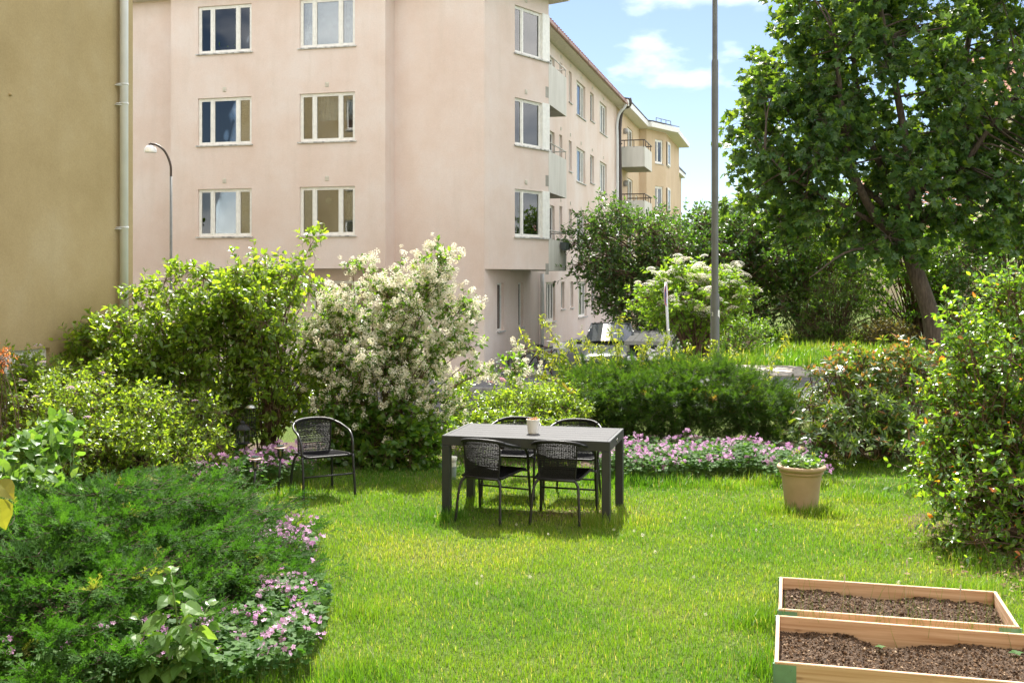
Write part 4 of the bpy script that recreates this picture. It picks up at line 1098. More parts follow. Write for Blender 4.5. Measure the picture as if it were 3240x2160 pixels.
# reddish honeysuckle tip at the left edge
t, res = bush('honeysuckle', 'reddish orange shoots at the left edge in front of the basement window', 'shrub', (-4.75, 10.3), [bl(15, 1140, 10.3, 35, 22, .1)], 65, nh=6, hr=.06, nt=6, tl=.07, nl=7, tpl=T_LONG, size=.045,
     mat=leaf_mat('red_shoot', [(0, (.20, .07, .04)), (1, (.45, .22, .09))], (1.5, 1.1, .6), .35), stem_r=.005, twig_r=.002, singles=200)
# long-leaved sprigs, lower left edge
t, res = bush('raspberry_plant', 'pale broad-leaved raspberry plants at the left edge above the dark juniper', 'shrub', (-3.5, 8.6), [bl(60, 1470, 8.4, 120, 60, .3), bl(180, 1400, 8.9, 90, 40, .3), bl(90, 1530, 8.0, 90, 30, .2)], 66,
     nh=26, hr=.10, nt=7, tl=.12, nl=4, tpl=T_BROAD, size=.095, mat='lf_rasp', stem_r=.005, twig_r=.003, up=.5, flat=1.2, singles=300, bark='greenstem')

# rhododendron
Rb = [(px(2700, 0, 13)[0] + dx, 13 + dy, 0) for dx, dy in ((0, 0), (.4, .1), (-.4, 0), (.8, .1))]
t, res = bush('rhododendron', 'rhododendron with long leaves and rusty brown new shoots right of the hedge juniper', 'shrub', (px(2700, 0, 13)[0], 13), [
     bl(2690, 1265, 13.2, 170, 120, .7), bl(2850, 1280, 13.2, 180, 130, .75), bl(2680, 1190, 13.4, 90, 50, .45), bl(2800, 1170, 13.4, 150, 55, .5), bl(2950, 1210, 13.4, 100, 60, .5), bl(2640, 1400, 12.6, 160, 90, .5), bl(2850, 1420, 12.6, 180, 90, .6)],
     67, bases=Rb, nh=150, hr=.17, nt=8, tl=.13, nl=9, tpl=T_LONG, size=.115, mat='lf_rhodo', stem_r=.014, twig_r=.004, up=.55, flat=.6, rosette=True, singles=300, inner=.55, zmin=.1)
A, Bp, H, HD, rng = res; rg = np.random.default_rng(20); sc = Bp[:, 2] + rg.random(len(Bp)) * .25; idx = np.argsort(-sc)[:300]; kk = np.repeat(idx, 7)
D = nrm(np.array([0, 0, 1.0]) + rg.normal(size=(len(kk), 3)) * .45)
leaves('x', T_LONG, Bp[kk] + [0, 0, .01], D, nrm(rg.normal(size=D.shape)), .055 * (.6 + .7 * rg.random(len(kk))), leaf_mat('rusty_shoot', [(0, (.17, .08, .03)), (.5, (.27, .14, .05)), (1, (.24, .22, .06))], (1.5, 1.3, .6), .3), t, rg, singles=0, big='new_shoots')

# glossy shrub at the right edge, brown twigs and orange dead leaves
Gb = [(4.35, 9.2, 0), (4.1, 9.0, 0), (4.6, 9.3, 0), (4.3, 8.7, 0), (4.9, 9.0, 0)]
t, res = bush('shrub', 'tall glossy-leaved shrub with brown twigs and orange dead leaves at the right edge', 'shrub', (4.35, 9.2), [
     bl(3190, 1190, 9.4, 160, 180, .75), bl(3220, 985, 9.5, 100, 95, .45), bl(3125, 1380, 9.2, 160, 180, .7), bl(3180, 1560, 9.0, 210, 170, .8), bl(3240, 1300, 9.2, 200, 250, .8), bl(3020, 1030, 9.5, 35, 14, .1), bl(3050, 1590, 8.8, 100, 110, .5), bl(3180, 1720, 8.5, 140, 70, .5), bl(2975, 1300, 9.4, 70, 70, .4)],
     68, bases=Gb, nh=230, hr=.16, nt=14, tl=.20, nl=6, tpl=T_LEAFL, size=.064, mat='lf_right', stem_r=.010, twig_r=.003, up=.2, flat=1.1, inner=.35, singles=300, spread=.75, zmin=.10)

# kerria arching over the hedge
kz = lambda x, y, Y: px(x, y, Y)
kt = thing('kerria_shrub', 'thin arching kerria stems with yellow-green leaves over the hedge juniper', 'shrub', (2.0, 15.2, 0))
rgk = np.random.default_rng(70)
shoots = []
for (x0, x1, y1) in [(1900, 1640, 1060), (1880, 1710, 1000), (1860, 1720, 1110), (1900, 1800, 1080), (1960, 1960, 1010), (1900, 1850, 1060), (2000, 2060, 1060), (2060, 2110, 1050), (2150, 2130, 1110), (2200, 2260, 1080), (2250, 2330, 1110), (2390, 2500, 1060), (2100, 2190, 1100), (2000, 1930, 1050), (1820, 1700, 1180), (1850, 1740, 1250), (1850, 1770, 1130), (2180, 2240, 1130), (2080, 2020, 1100), (1950, 1890, 1090)]:
    shoots.append((px(x0, 0, 15.3)[0], px(x1, y1, 15.0 + rgk.uniform(-.3, .3))))
A_, B_ = [], []
for xb, tip in shoots:
    base = np.array([xb + rgk.uniform(-.1, .1), 15.4, 0.0]); tip = np.array(tip)
    mid = base * .45 + tip * .55 + np.array([0, 0, .32])
    pts = [(1 - t) ** 2 * base + 2 * t * (1 - t) * mid + t * t * tip for t in np.linspace(0, 1, 14)]
    for a, b in zip(pts[:-1], pts[1:]): A_.append(a); B_.append(b)
A_ = np.array(A_); B_ = np.array(B_)
seg_t = np.tile(np.linspace(0, 1, 13), len(shoots))
parts = [tubes_np(A_, B_, .005, .004, 4)]
sel = np.repeat(np.where(seg_t > .35)[0], 5)
sa = A_[sel] + (B_ - A_)[sel] * rgk.random((len(sel), 1)); sd = nrm(rgk.normal(size=sa.shape) + [0, -.2, .25]); sb = sa + sd * (.05 + .13 * rgk.random((len(sel), 1)))
parts.append(tubes_np(sa, sb, .0022, .0012, 3))
V, Fs = merge(parts); mesh_np('branch', V, Fs, M['greenstem'], kt, smooth=True, kind='stuff')
kk = np.repeat(np.arange(len(sel)), 4); P = sa[kk] + (sb - sa)[kk] * rgk.random((len(kk), 1)); D = nrm(rgk.normal(size=P.shape) + [0, 0, -.5]); N = nrm(rgk.normal(size=P.shape) * .7 + [0, 0, 1])
leaves('x', T_LONG, P, D, N, .085 * (.5 + .7 * rgk.random(len(kk))), M['lf_kerria'], kt, rgk, singles=300)
for c in ((1906, 1075), (1790, 1250)):
    p = px(*c, 14.9); V, Fs = place(T_PUFF, np.array([p]), np.array([[0, 1., 0]]), np.array([[0, 0, 1.]]), [.045]); mesh_np('flower', V, Fs, M['petal_orange'], kt)

# ---------------------------------------------------------------- junipers
def _frond(seed=1, nb=5):
    rg = np.random.default_rng(seed); V = []; Fq = []
    def spike(p, d, l, w):
        k = len(V); d = nrm(np.array(d)); s = np.array([-d[1], d[0], 0]); 
        V.extend([p + s * w, p - s * w, p + d * l]); Fq.append((k, k + 1, k + 2))
    spike(np.zeros(3), (0, 1, .05), 1.0, .03)
    for i in range(nb):
        t = .08 + .86 * i / nb; sgn = -1 if i % 2 else 1; p = np.array([0, t, .02]); L = (.36 - .2 * t) * rg.uniform(.8, 1.3)
        spike(p, (sgn * .75, .8, rg.uniform(-.1, .35)), L, .045)
        q = p + nrm(np.array([sgn * .75, .8, .1])) * L * .45
        spike(q, (sgn * 1.1, .25, rg.uniform(0, .5)), L * .5, .035); spike(q, (-sgn * .05, 1, rg.uniform(0, .4)), L * .55, .035)
    return (np.array(V), [np.array(Fq)])
T_FROND = _frond()
def juniper(name, label, loc, plumes, seed, fr=26, pl=.38, fs=.12, mat='lf_juni', spread_up=.35, dirs=None, core=None):
    "plumes: (origin points, directions); fronds all along each plume"
    rg = np.random.default_rng(seed)
    t = thing(name, label, 'juniper', loc)
    O, Dp = plumes
    n = len(O); L = pl * (.6 + .8 * rg.random(n))
    tip = O + Dp * L[:, None]
    bend = np.stack([np.zeros(n), np.zeros(n), -.10 * L], 1)
    base = np.array(loc) + np.stack([(O[:, 0] - loc[0]) * .45, (O[:, 1] - loc[1]) * .45, np.full(n, .03)], 1)
    V, Fs = merge([tubes_np(O, tip, .0035, .0012, 3, bend, 3), tubes_np(base[::27], O[::27], .004, .002, 4, None, 2)])
    mesh_np('branch', V, Fs, M['bark'], t, smooth=True, kind='stuff')
    k = np.repeat(np.arange(n), fr); u = rg.random(len(k)); P = O[k] + (tip - O)[k] * u[:, None] + bend[k] * (4 * u * (1 - u))[:, None]
    side = nrm(np.cross(Dp[k], rg.normal(size=(len(k), 3)))); D = nrm(Dp[k] * (.5 + .6 * u[:, None]) + side * .75 + [0, 0, .12])
    N = nrm(np.array([0, 0, 1.0]) + rg.normal(size=D.shape) * .5)
    prnd = rg.random(n)
    attr = np.clip(.55 * prnd[k] + .42 * rg.random(len(k)), 0, .96)
    dead = prnd[k] > .985
    attr = np.where(dead, .995, attr)
    leaves('x', T_FROND, P, D, N, fs * (.6 + .7 * rg.random(len(k))) * (1.1 - .35 * u), M[mat], t, rg, singles=0, attr=attr)
    return t
def mound(cx, cy, rx, ry, h, n, rg, layers=.5, tilt=.16, per=9):
    "plumes in flat pads that fan outwards over a lumpy mound, with gaps between the pads"
    m = n // per
    r = np.sqrt(rg.random(m)); a = rg.random(m) * 2 * math.pi
    X = cx + r * np.cos(a) * rx; Y = cy + r * np.sin(a) * ry
    top = h * (1 - r ** 2.6 * .85) * (1 + .30 * vnoise(X, Y, 4.2, 3))
    Z = np.maximum(top * (1 - layers * rg.random(m) ** 1.6), .06)
    oa = np.arctan2((Y - cy) / ry, (X - cx) / rx) + rg.normal(size=m) * .45
    k = np.repeat(np.arange(m), per); j = np.tile(np.linspace(-1, 1, per), m)
    aa = oa[k] + j * .75 + rg.normal(size=len(k)) * .12
    O = np.stack([X[k] + .16 * np.cos(oa[k]) * (1 - np.abs(j)) * rg.random(len(k)), Y[k] + .16 * np.sin(oa[k]) * (1 - np.abs(j)) * rg.random(len(k)), Z[k] + rg.normal(size=len(k)) * .012], 1)
    D = nrm(np.stack([np.cos(aa), np.sin(aa), tilt + rg.normal(size=len(k)) * .10 + .1 * (1 - np.abs(j))], 1))
    return O, D
rg = np.random.default_rng(81)
a = mound(-2.92, 7.62, 1.30, 1.80, .70, 1650, rg, layers=.75)
b = mound(-2.6, 6.2, .85, .8, .50, 380, rg, layers=.5)
c_ = mound(-2.88, 7.5, 1.25, 1.85, .46, 640, rg, layers=.25, tilt=.35, per=2)
juniper('juniper', 'spreading dark green juniper in the lower left corner beside the lawn', (-2.7, 7.6, 0), (np.concatenate([a[0], b[0], c_[0]]), np.concatenate([a[1], b[1], c_[1]])), 82, fr=14, pl=.30, fs=.105)
# hedge juniper: a raised shelf with shaded underside
rg = np.random.default_rng(83)
n = 950
X = rg.uniform(.75, 3.7, n); Y = 14.3 + rg.uniform(-.9, .9, n)
ed = np.clip(np.minimum((X - .6) / .8, (3.95 - X) / .7), 0, 1) ** .5
Z = (.98 + .12 * vnoise(X, Y, 3, 7) - .26 * sstep(2.7, 3.4, X)) * (.62 + .38 * ed) - .28 * np.clip((14.0 - Y) / .6, 0, 1) ** 2 - .5 * rg.random(n) ** 2
D = nrm(np.stack([(X - 2.15) * .45 + rg.normal(size=n) * .4, (Y - 14.5) * .7 - .25 + rg.normal(size=n) * .35, .32 + rg.normal(size=n) * .22], 1))
n2 = 800
X2 = rg.uniform(1.0, 3.5, n2); Y2 = 13.7 + rg.uniform(-.3, .7, n2); Z2 = rg.uniform(.18, .8, n2)
D2 = nrm(np.stack([rg.normal(size=n2) * .5, -.7 + rg.normal(size=n2) * .3, -.1 + rg.normal(size=n2) * .3], 1))
juniper('juniper', 'long flat-topped juniper hedge between the lawn and the street, dark below', (2.1, 14.4, 0), (np.concatenate([np.stack([X, Y, Z], 1), np.stack([X2, Y2, Z2], 1)]), np.concatenate([D, D2])), 84, fr=23, pl=.28, fs=.092, mat='lf_juni2')
# low ground juniper behind the pot
t, res = bush('ivy', 'dim leafy undergrowth between the table and the hedge juniper', 'shrub', (.9, 13.6), [bl(1880, 1330, 14.0, 130, 90, .5), bl(1850, 1420, 13.3, 100, 40, .3), bl(1900, 1250, 14.5, 70, 50, .3)], 71, nh=70, hr=.13, nt=12, tl=.2, nl=8, size=.055, mat='lf_mid', stem_r=.006, twig_r=.003, up=.5, singles=300)

# ---------------------------------------------------------------- geranium patches
def geranium(label, poly_c, n, nf, seed, h=.16, leafsize=.065, singles=150, fsingles=300, fh=.10, fsize=.045, loc=None, clump=None):
    rg = np.random.default_rng(seed)
    t = thing('geranium_patch', label, 'flowers', loc)
    P = []
    for (cx, cy, rx, ry, w) in poly_c:
        m = int(n * w); a = rg.random(m) * 6.283; r = np.sqrt(rg.random(m)); P.append(np.stack([cx + rx * r * np.cos(a), cy + ry * r * np.sin(a)], 1))
    P = np.concatenate(P); m = len(P)
    z = h * (.35 + .65 * rg.random(m)) * (1 + .3 * vnoise(P[:, 0], P[:, 1], 9, seed))
    P3_ = np.column_stack([P, z])
    D = nrm(rg.normal(size=(m, 3)) * [1, 1, .25]); N = nrm(np.array([0, -.15, 1.0]) + rg.normal(size=(m, 3)) * .3)
    S = leafsize * (.6 + .7 * rg.random(m))
    leaves('x', T_GERAN, P3_ - D * S[:, None] * .5, D, N, S, M['lf_geran'], t, rg, singles=singles)
    A0_ = np.column_stack([P + rg.normal(size=P.shape) * .02, np.zeros(m)])
    st = [tubes_np(A0_[::2], P3_[::2], .0015, .001, 3)]
    i = rg.integers(0, m, nf); c = P3_[i] + rg.normal(size=(nf, 3)) * [.03, .03, .015]; c[:, 2] += fh * (.4 + .6 * rg.random(nf))
    if clump is not None: 
        keep = vnoise(c[:, 0], c[:, 1], clump, seed + 5) > -.12; c = c[keep]; i = i[keep]
    st.append(tubes_np(P3_[i] * [1, 1, .5], c, .0014, .0009, 3))
    V, Fs = merge(st); mesh_np('stem', V, Fs, M['greenstem'], t, smooth=True, kind='stuff')
    k = np.repeat(np.arange(len(c)), 4); q = c[k] + rg.normal(size=(len(k), 3)) * [.018, .018, .012]
    N = nrm(rg.normal(size=q.shape) + [0, -.6, .9]); D = nrm(np.cross(N, rg.normal(size=q.shape)))
    leaves('x', T_FLOWER, q, D, N, fsize * (.6 + .6 * rg.random(len(k))), M['petal_pink'], t, rg, singles=fsingles, piece='flower', big='flowers')
    return t
geranium('broad patch of pink cranesbill under the hedge juniper right of the table', [(1.95, 12.35, 1.0, .75, .5), (2.75, 12.2, .75, .55, .25), (1.45, 11.9, .6, .5, .2), (3.0, 11.5, .35, .35, .05)], 5600, 520, 91, h=.26, fh=.09, fsize=.040, loc=(2.1, 12.2, 0), leafsize=.055, clump=6)
geranium('pink cranesbill among green leaves at the lower edge of the lawn by the corner juniper', [(-1.65, 6.0, .55, .4, .4), (-1.45, 6.9, .28, .35, .3), (-1.42, 6.45, .3, .4, .2), (-2.2, 5.75, .6, .25, .1)], 3300, 150, 92, h=.22, fh=.12, fsize=.033, loc=(-1.4, 6.2, 0), leafsize=.055, clump=5)
geranium('dusky pink cranesbill behind the two garden lamps', [(-2.55, 11.5, .45, .35, .6), (-2.9, 11.0, .4, .3, .4)], 1300, 130, 93, h=.30, fh=.10, fsize=.045, loc=(-2.6, 11.4, 0), leafsize=.05)
geranium('small clump of pink cranesbill at the juniper edge, level with the middle of the lawn', [(-1.72, 8.05, .26, .2, 1)], 220, 90, 94, h=.24, fh=.14, fsize=.036, loc=(-1.72, 8.05, 0), singles=100)

# ---------------------------------------------------------------- raspberry shoot in the foreground
rt = thing('raspberry_plant', 'tall raspberry shoot with large pale leaves in front of the corner juniper', 'plant', (px(555, 0, 5.75)[0], 5.75, 0))
rgp = np.random.default_rng(95); x0, y0 = rt.location[0], rt.location[1]
mbs = MB()
stem = catmull([(x0, y0, 0), (x0 + .02, y0 - .02, .3), (x0 - .03, y0 + .02, .60)], 6); mbs.tube(stem, .005, 6)
stem2 = catmull([(x0 + .03, y0, 0), (x0 + .10, y0 - .04, .25), (x0 + .17, y0, .43)], 6); mbs.tube(stem2, .004, 6)
stem3 = catmull([(x0 - .03, y0, 0), (x0 - .12, y0 - .04, .18), (x0 - .18, y0, .36)], 6); mbs.tube(stem3, .004, 6)
lp = []
def node(p, az, s, young=False):
    d = np.array([math.cos(az), math.sin(az), .15]); e = np.array(p) + d * .05 * s / .1
    mbs.tube([tuple(p), tuple(e)], .0018, 4)
    for da, sc in ((0, 1.0), (.95, .75), (-.95, .75)):
        dd = np.array([math.cos(az + da), math.sin(az + da), .35 if young else -.45]); lp.append((e, nrm(dd), s * sc, young))
for st_, n_, s_ in ((stem, 20, .15), (stem2, 12, .13), (stem3, 10, .13)):
    for i in range(n_):
        t_ = .25 + .75 * i / (n_ - 1); p = st_[min(len(st_) - 1, int(t_ * (len(st_) - 1)))]
        node(tuple(p), i * 2.4 + rgp.uniform(-.3, .3), s_ * (1.05 - .5 * max(0, t_ - .6) / .4) * rgp.uniform(.85, 1.15), t_ > .9)
mbs.build('stem', M['greenstem'], rt, smooth=True)
T_RASP = (np.array([(0, 0, 0), (-.20, .12, .03), (-.32, .32, .05), (-.26, .60, .03), (-.12, .82, -.02), (0, 1.0, -.10), (.12, .82, -.02), (.26, .60, .03), (.32, .32, .05), (.20, .12, .03), (0, .2, 0), (0, .45, .01), (0, .7, -.02)]),
          [np.array([(0, 10, 1), (9, 10, 0), (4, 12, 5), (5, 12, 6)]), np.array([(1, 10, 11, 2), (2, 11, 12, 3), (10, 9, 8, 11), (11, 8, 7, 12), (12, 7, 6, 6)][:4])])
T_RASP = (T_RASP[0], [np.array([(0, 10, 1), (9, 10, 0), (4, 12, 5), (5, 12, 6), (3, 12, 4), (6, 12, 7)]), np.array([(1, 10, 11, 2), (2, 11, 12, 3), (10, 9, 8, 11), (11, 8, 7, 12)])])
P = np.array([a[0] for a in lp]); D = np.array([a[1] for a in lp]); S = np.array([a[2] for a in lp])
leaves('x', T_RASP, P, D, nrm(np.array([0, -.45, .8]) + rgp.normal(size=P.shape) * .3), S, M['lf_rasp'], rt, rgp, singles=300)
# big yellowing leaf at the left edge
yt = thing('leafy_stem', 'large yellowing lobed leaves at the left edge in front of the juniper', 'plant', (-2.9, 6.0, 0))
mby = MB(); mby.tube(catmull([(-2.9, 6.0, 0), (-2.93, 6.0, .5), (-2.86, 6.0, .86)], 5), .006, 6); mby.build('stem', M['greenstem'], yt, smooth=True)
YM = leaf_mat('yellowing_leaf', [(0, (.20, .17, .02)), (1, (.14, .19, .03))], (1.3, 1.1, .5), .4)
pp = np.array([px(-10, 1520, 6), px(-5, 1575, 5.95)]); dd = nrm(np.array([[.6, -.2, -.5], [.3, -.2, -1.0]]))
leaves('x', (T_RASP[0] * [1.25, 1, 1], T_RASP[1]), pp, dd, nrm(np.array([[0, -.6, .8], [.1, -1, .2]])), np.array([.15, .18]), YM, yt, rgp, singles=10)

# ---------------------------------------------------------------- lawn
def in_bed(x, y):
    r = np.zeros(len(x), bool)
    for (l0, l1, v0, v1) in BEDS:
        l, v = x * UD[0] + y * UD[1], x * WD[0] + y * WD[1]
        r |= (l > l0) & (l < l1) & (v > v0) & (v < v1)
    return r
BEDS = []
def grass_mesh(name, label, n, xr, yr, seed, h0=.045, h1=.085, w=.0038, mask=None, dens=None, kind='stuff', attr_shift=0.0):
    rg = np.random.default_rng(seed)
    x = rg.uniform(*xr, n); y = yr[0] * (yr[1] / yr[0]) ** rg.random(n) 
    ok = np.ones(n, bool)
    if mask is not None: ok &= mask(x, y)
    x, y = x[ok], y[ok]; n = len(x)
    tuft = vnoise(x, y, 3.2, 5); fine = vnoise(x, y, 17, 9)
    h = (h0 + (h1 - h0) * rg.random(n)) * (1 + .35 * tuft + .35 * fine)
    az = rg.random(n) * 6.283; lean = rg.random(n) ** 1.3 * .9
    bx, by = np.cos(az), np.sin(az); sx, sy = -by, bx
    wv = w * (.7 + .6 * rg.random(n)) * np.clip(y / 8, .9, 1.6)
    g = ground_h(x, y)
    def P(t, k, dx):
        r = lean * t * t * h
        return np.stack([x + bx * r + sx * wv * k * dx, y + by * r + sy * wv * k * dx, g + h * t * (1 - .25 * lean * t)], 1)
    V = np.stack([P(0, 1, -.5), P(0, 1, .5), P(.55, .8, -.5), P(.55, .8, .5), P(1, 0, 0)], 1).reshape(-1, 3)
    o = np.arange(n) * 5
    Q = np.stack([o, o + 1, o + 3, o + 2], 1); Tr = np.stack([o + 2, o + 3, o + 4], 1)
    patch = .5 + .75 * vnoise(x, y, 1.3, 12) + .45 * vnoise(x, y, 4.5, 13)
    a = np.clip(.06 + .52 * np.clip(patch, 0, 1) + .30 * rg.random(n) ** 1.5 + attr_shift, .01, .99)
    dry = rg.random(n) < .05 + .28 * np.clip(patch - .62, 0, 1)
    a = np.where(dry, .88 + .11 * rg.random(n), a)
    o_ = mesh_np(name, V, [Q, Tr], M['grass'], rnd=np.concatenate([a, a]), kind='stuff')
    tag(o_, label, 'grass')
    return o_
# ---------------------------------------------------------------- raised beds
def bed(label, l0, v0, l1, v1, h, seed, soil_n):
    cx, cy, _ = lv((l0 + l1) / 2, (v0 + v1) / 2, 0)
    t = thing('raised_bed', label, 'planter box', (cx, cy, 0), group='wooden raised beds')
    th = .021
    BEDS.append((l0 - .01, l1 + .01, v0 - .01, v1 + .01))
    def plank(a, b, c, d, z0=.0, z1=h, mat='plank'):
        # own origin and axes so the grain follows each board
        mb = MB(); L = b - a; W = d - c
        if L > W: mb.box(-L / 2, L / 2, -W / 2, W / 2, z0, z1, bevel=.003); rz = math.atan2(UD[1], UD[0])
        else: mb.box(-W / 2, W / 2, -L / 2, L / 2, z0, z1, bevel=.003); rz = math.atan2(WD[1], WD[0])
        o = mb.build('plank', M[mat], None, world=False); x, y, _ = lv((a + b) / 2, (c + d) / 2, 0)
        o.parent = t; o.location = (x - cx, y - cy, 0); o.rotation_euler = (0, 0, rz)
        return o
    plank(l0 + th, l1 - th, v1 - th, v1); plank(l0 + th, l1 - th, v0, v0 + th)
    plank(l0, l0 + th - .001, v0, v1); plank(l1 - th + .001, l1, v0, v1)
    for (a, s1) in ((l0, 1), (l1, -1)):
        for (c, s2) in ((v0, 1), (v1, -1)):
            mb = MB()
            mb.box(min(a, a + s1 * .11), max(a, a + s1 * .11), c - s2 * .0025 if s2 > 0 else c + .0005, c - .0005 if s2 > 0 else c + .0025, .012, h - .012, T=lv)
            mb.box(a - .0025 if s1 > 0 else a + .0005, a - .0005 if s1 > 0 else a + .0025, min(c, c + s2 * .07), max(c, c + s2 * .07), .012, h - .012, T=lv)
            x, y, _ = lv(a - s1 * .004, c - s2 * .004, 0); mb.tube([(x, y, .01), (x, y, h - .006)], .005, 8)
            mb.build('hinge', M['hinge'], t, smooth=False)
            mb = MB()
            for dz in (.04, .10, .16):
                p = lv(a + s1 * .085, c - s2 * .0035, dz); mb.lathe([(.001, -.003), (.005, -.001), (.005, .001), (.001, .003)], p, 8, cap1=True)
            mb.build('screw', M['hinge'], t)
    # soil
    rg = np.random.default_rng(seed)
    nx, ny = 150, 80
    L, Vv = np.meshgrid(np.linspace(l0 + th + .001, l1 - th - .001, nx), np.linspace(v0 + th + .001, v1 - th - .001, ny))
    f = vnoise(L, Vv, 3.0, seed) * .030 + vnoise(L, Vv, 11, seed + 1) * .014 + vnoise(L, Vv, 42, seed + 2) * .012 + rg.normal(size=L.shape) * .0035
    back = np.clip((Vv - (v1 - .12)) / .12, 0, 1)
    sag = .045 * np.exp(-((L - (l0 + .62)) / .16) ** 2) * back
    Z = h - .085 + f + .012 * back - sag * 1.0
    X = UD[0] * L + WD[0] * Vv; Y = UD[1] * L + WD[1] * Vv
    Pp = np.stack([X.ravel(), Y.ravel(), Z.ravel()], 1); i = np.arange(nx * ny).reshape(ny, nx)
    Fq = np.stack([i[:-1, :-1].ravel(), i[:-1, 1:].ravel(), i[1:, 1:].ravel(), i[1:, :-1].ravel()], 1)
    mesh_np('soil', Pp, Fq, M['soil'], t, smooth=False)
    # crumbs and bark chips
    m = soil_n; k = rg.integers(0, len(Pp), m); Q = Pp[k] + rg.normal(size=(m, 3)) * [.004, .004, 0] + [0, 0, .002]
    tt = _crumb
    lo, vo = Q[:, 0] * UD[0] + Q[:, 1] * UD[1], Q[:, 0] * WD[0] + Q[:, 1] * WD[1]
    ok = (lo > l0 + th + .01) & (lo < l1 - th - .01) & (vo > v0 + th + .01) & (vo < v1 - th - .01); Q = Q[ok]; m = len(Q)
    V, Fs = place(tt, Q, nrm(rg.normal(size=(m, 3))), nrm(rg.normal(size=(m, 3))), .004 + .020 * rg.random(m) ** 4)
    mesh_np('soil_crumbs', V, Fs, M['crumb'], t, rnd=np.repeat(rg.random(m) * .98 + .01, len(tt[1][0])), kind='stuff')
    return t
_crumb = (np.array([(0, 0, .5), (.5, 0, -.1), (-.3, .45, -.1), (-.3, -.4, 0), (0, .1, -.5)]), [np.array([(0, 1, 2), (0, 2, 3), (0, 3, 1), (4, 2, 1), (4, 3, 2), (4, 1, 3)])])
M['plank'] = wood_mat('pine_plank', (.44, .25, .13), (.70, .50, .34))
M['hinge'] = plain('green_galvanised', (.16, .30, .20), .45, metallic=.3, var=.2)
M['soil'] = noisy('garden_soil', [(0.3, (.035, .022, .013)), (0.55, (.09, .055, .032)), (0.75, (.17, .11, .065))], scale=45, detail=8, rough=.95, bump=.8, bscale=90, bdist=.006)
M['crumb'] = leaf_mat('bark_crumb', [(0, (.03, .018, .011)), (.5, (.11, .065, .036)), (.85, (.22, .14, .085)), (1, (.42, .32, .22))], (1, 1, 1), 0.0, .9, .2)
# corner points read from the photograph at the height of the rim
def rim(x, y, z=.2):
    Y = (HC - z) * F / (y - 875); return ((x - 1620) / F * Y, Y)
c = to_lv(*rim(2471.5, 1823)); b1 = (c[0], c[1])
bed('back wooden raised bed with dark soil and a few grass shoots', b1[0] - .01, b1[1] - .72, b1[0] + 1.33, b1[1], .2, 5, 5200)
c2 = to_lv(*rim(2473, 1944.6))
bed('front wooden raised bed with dark soil, cut by the lower right corner of the picture', c2[0] - .03, c2[1] - .80, c2[0] + 1.42, c2[1], .2, 6, 9500)

# weeds and grass stalks in and by the beds
wt = thing('grass_stalks', 'thin flowering grass stalks growing between the two raised beds', 'grass', (2.3, 6.3, 0)); wt['kind'] = 'stuff'
rgw = np.random.default_rng(7); n = 230
l = rgw.uniform(b1[0] - .05, b1[0] + 1.3, n); v = np.where(rgw.random(n) < .7, rgw.uniform(c2[1] + .0, b1[1] - .72, n), rgw.uniform(b1[1] - .72, b1[1], n))
A = np.stack([UD[0] * l + WD[0] * v, UD[1] * l + WD[1] * v, np.full(n, .02)], 1)
hh = rgw.uniform(.12, .30, n); B = A + np.stack([rgw.normal(size=n) * .05, rgw.normal(size=n) * .04, hh], 1)
V, Fs = tubes_np(A, B, .0018, .0006, 3, rgw.normal(size=(n, 3)) * .012, 4); mesh_np('blade', V, Fs, M['grass'], wt, rnd=np.repeat(rgw.random(n) * .5 + .3, 12), kind='stuff')
for (x, y, y2) in ((2865, 1930, 1790), (2668, 1905, 1840), (3035, 1920, 1872)):
    Yd = 6.7; a = px(x, y, Yd); b = px(x + 4, y2, Yd)
    st = thing('grass_stalk', {2865: 'tallest pale seed stalk standing above the rim of the back raised bed', 2668: 'pale seed stalk near the left end of the back raised bed', 3035: 'short pale seed stalk toward the right end of the back raised bed'}[x], 'grass stalk', (a[0], a[1], 0), group='seed stalks in the beds')
    mb = MB(); mb.tube([(a[0], a[1], .05), a, b], [.0016, .0014, .001], 5); mb.build('stem', M['stalk'] if 'stalk' in M else M.setdefault('stalk', plain('dry_stalk', (.5, .47, .36), .7)), st)
    mb = MB(); mb.tube([b, (b[0], b[1], b[2] + .025), (b[0] + .003, b[1], b[2] + .05)], [.002, .006, .001], 6); mb.build('seed_head', M['stalk'], st)
for (x, y, lab) in ((2785, 2045, 'small seedling in the middle of the front raised bed'), (3215, 2065, 'small clover-like seedling at the right end of the front raised bed')):
    p = px(x, y, 6.05 if x < 3000 else 5.9); s = thing('seedling', lab, 'seedling', (p[0], p[1], .1), group='seedlings')
    mb = MB(); mb.tube([(p[0], p[1], .10), (p[0], p[1], p[2] + .0)], .001, 4); mb.build('stem', M['greenstem'], s)
    k = 4; an = np.arange(k) * 6.283 / k; D = np.stack([np.cos(an), np.sin(an), np.full(k, .2)], 1)
    leaves('x', T_BROAD, np.tile(np.array([p]), (k, 1)), D, np.tile(np.array([[0, 0, 1.]]), (k, 1)), np.full(k, .032 if x < 3000 else .045), M['lf_geran'], s, rgw, singles=k)

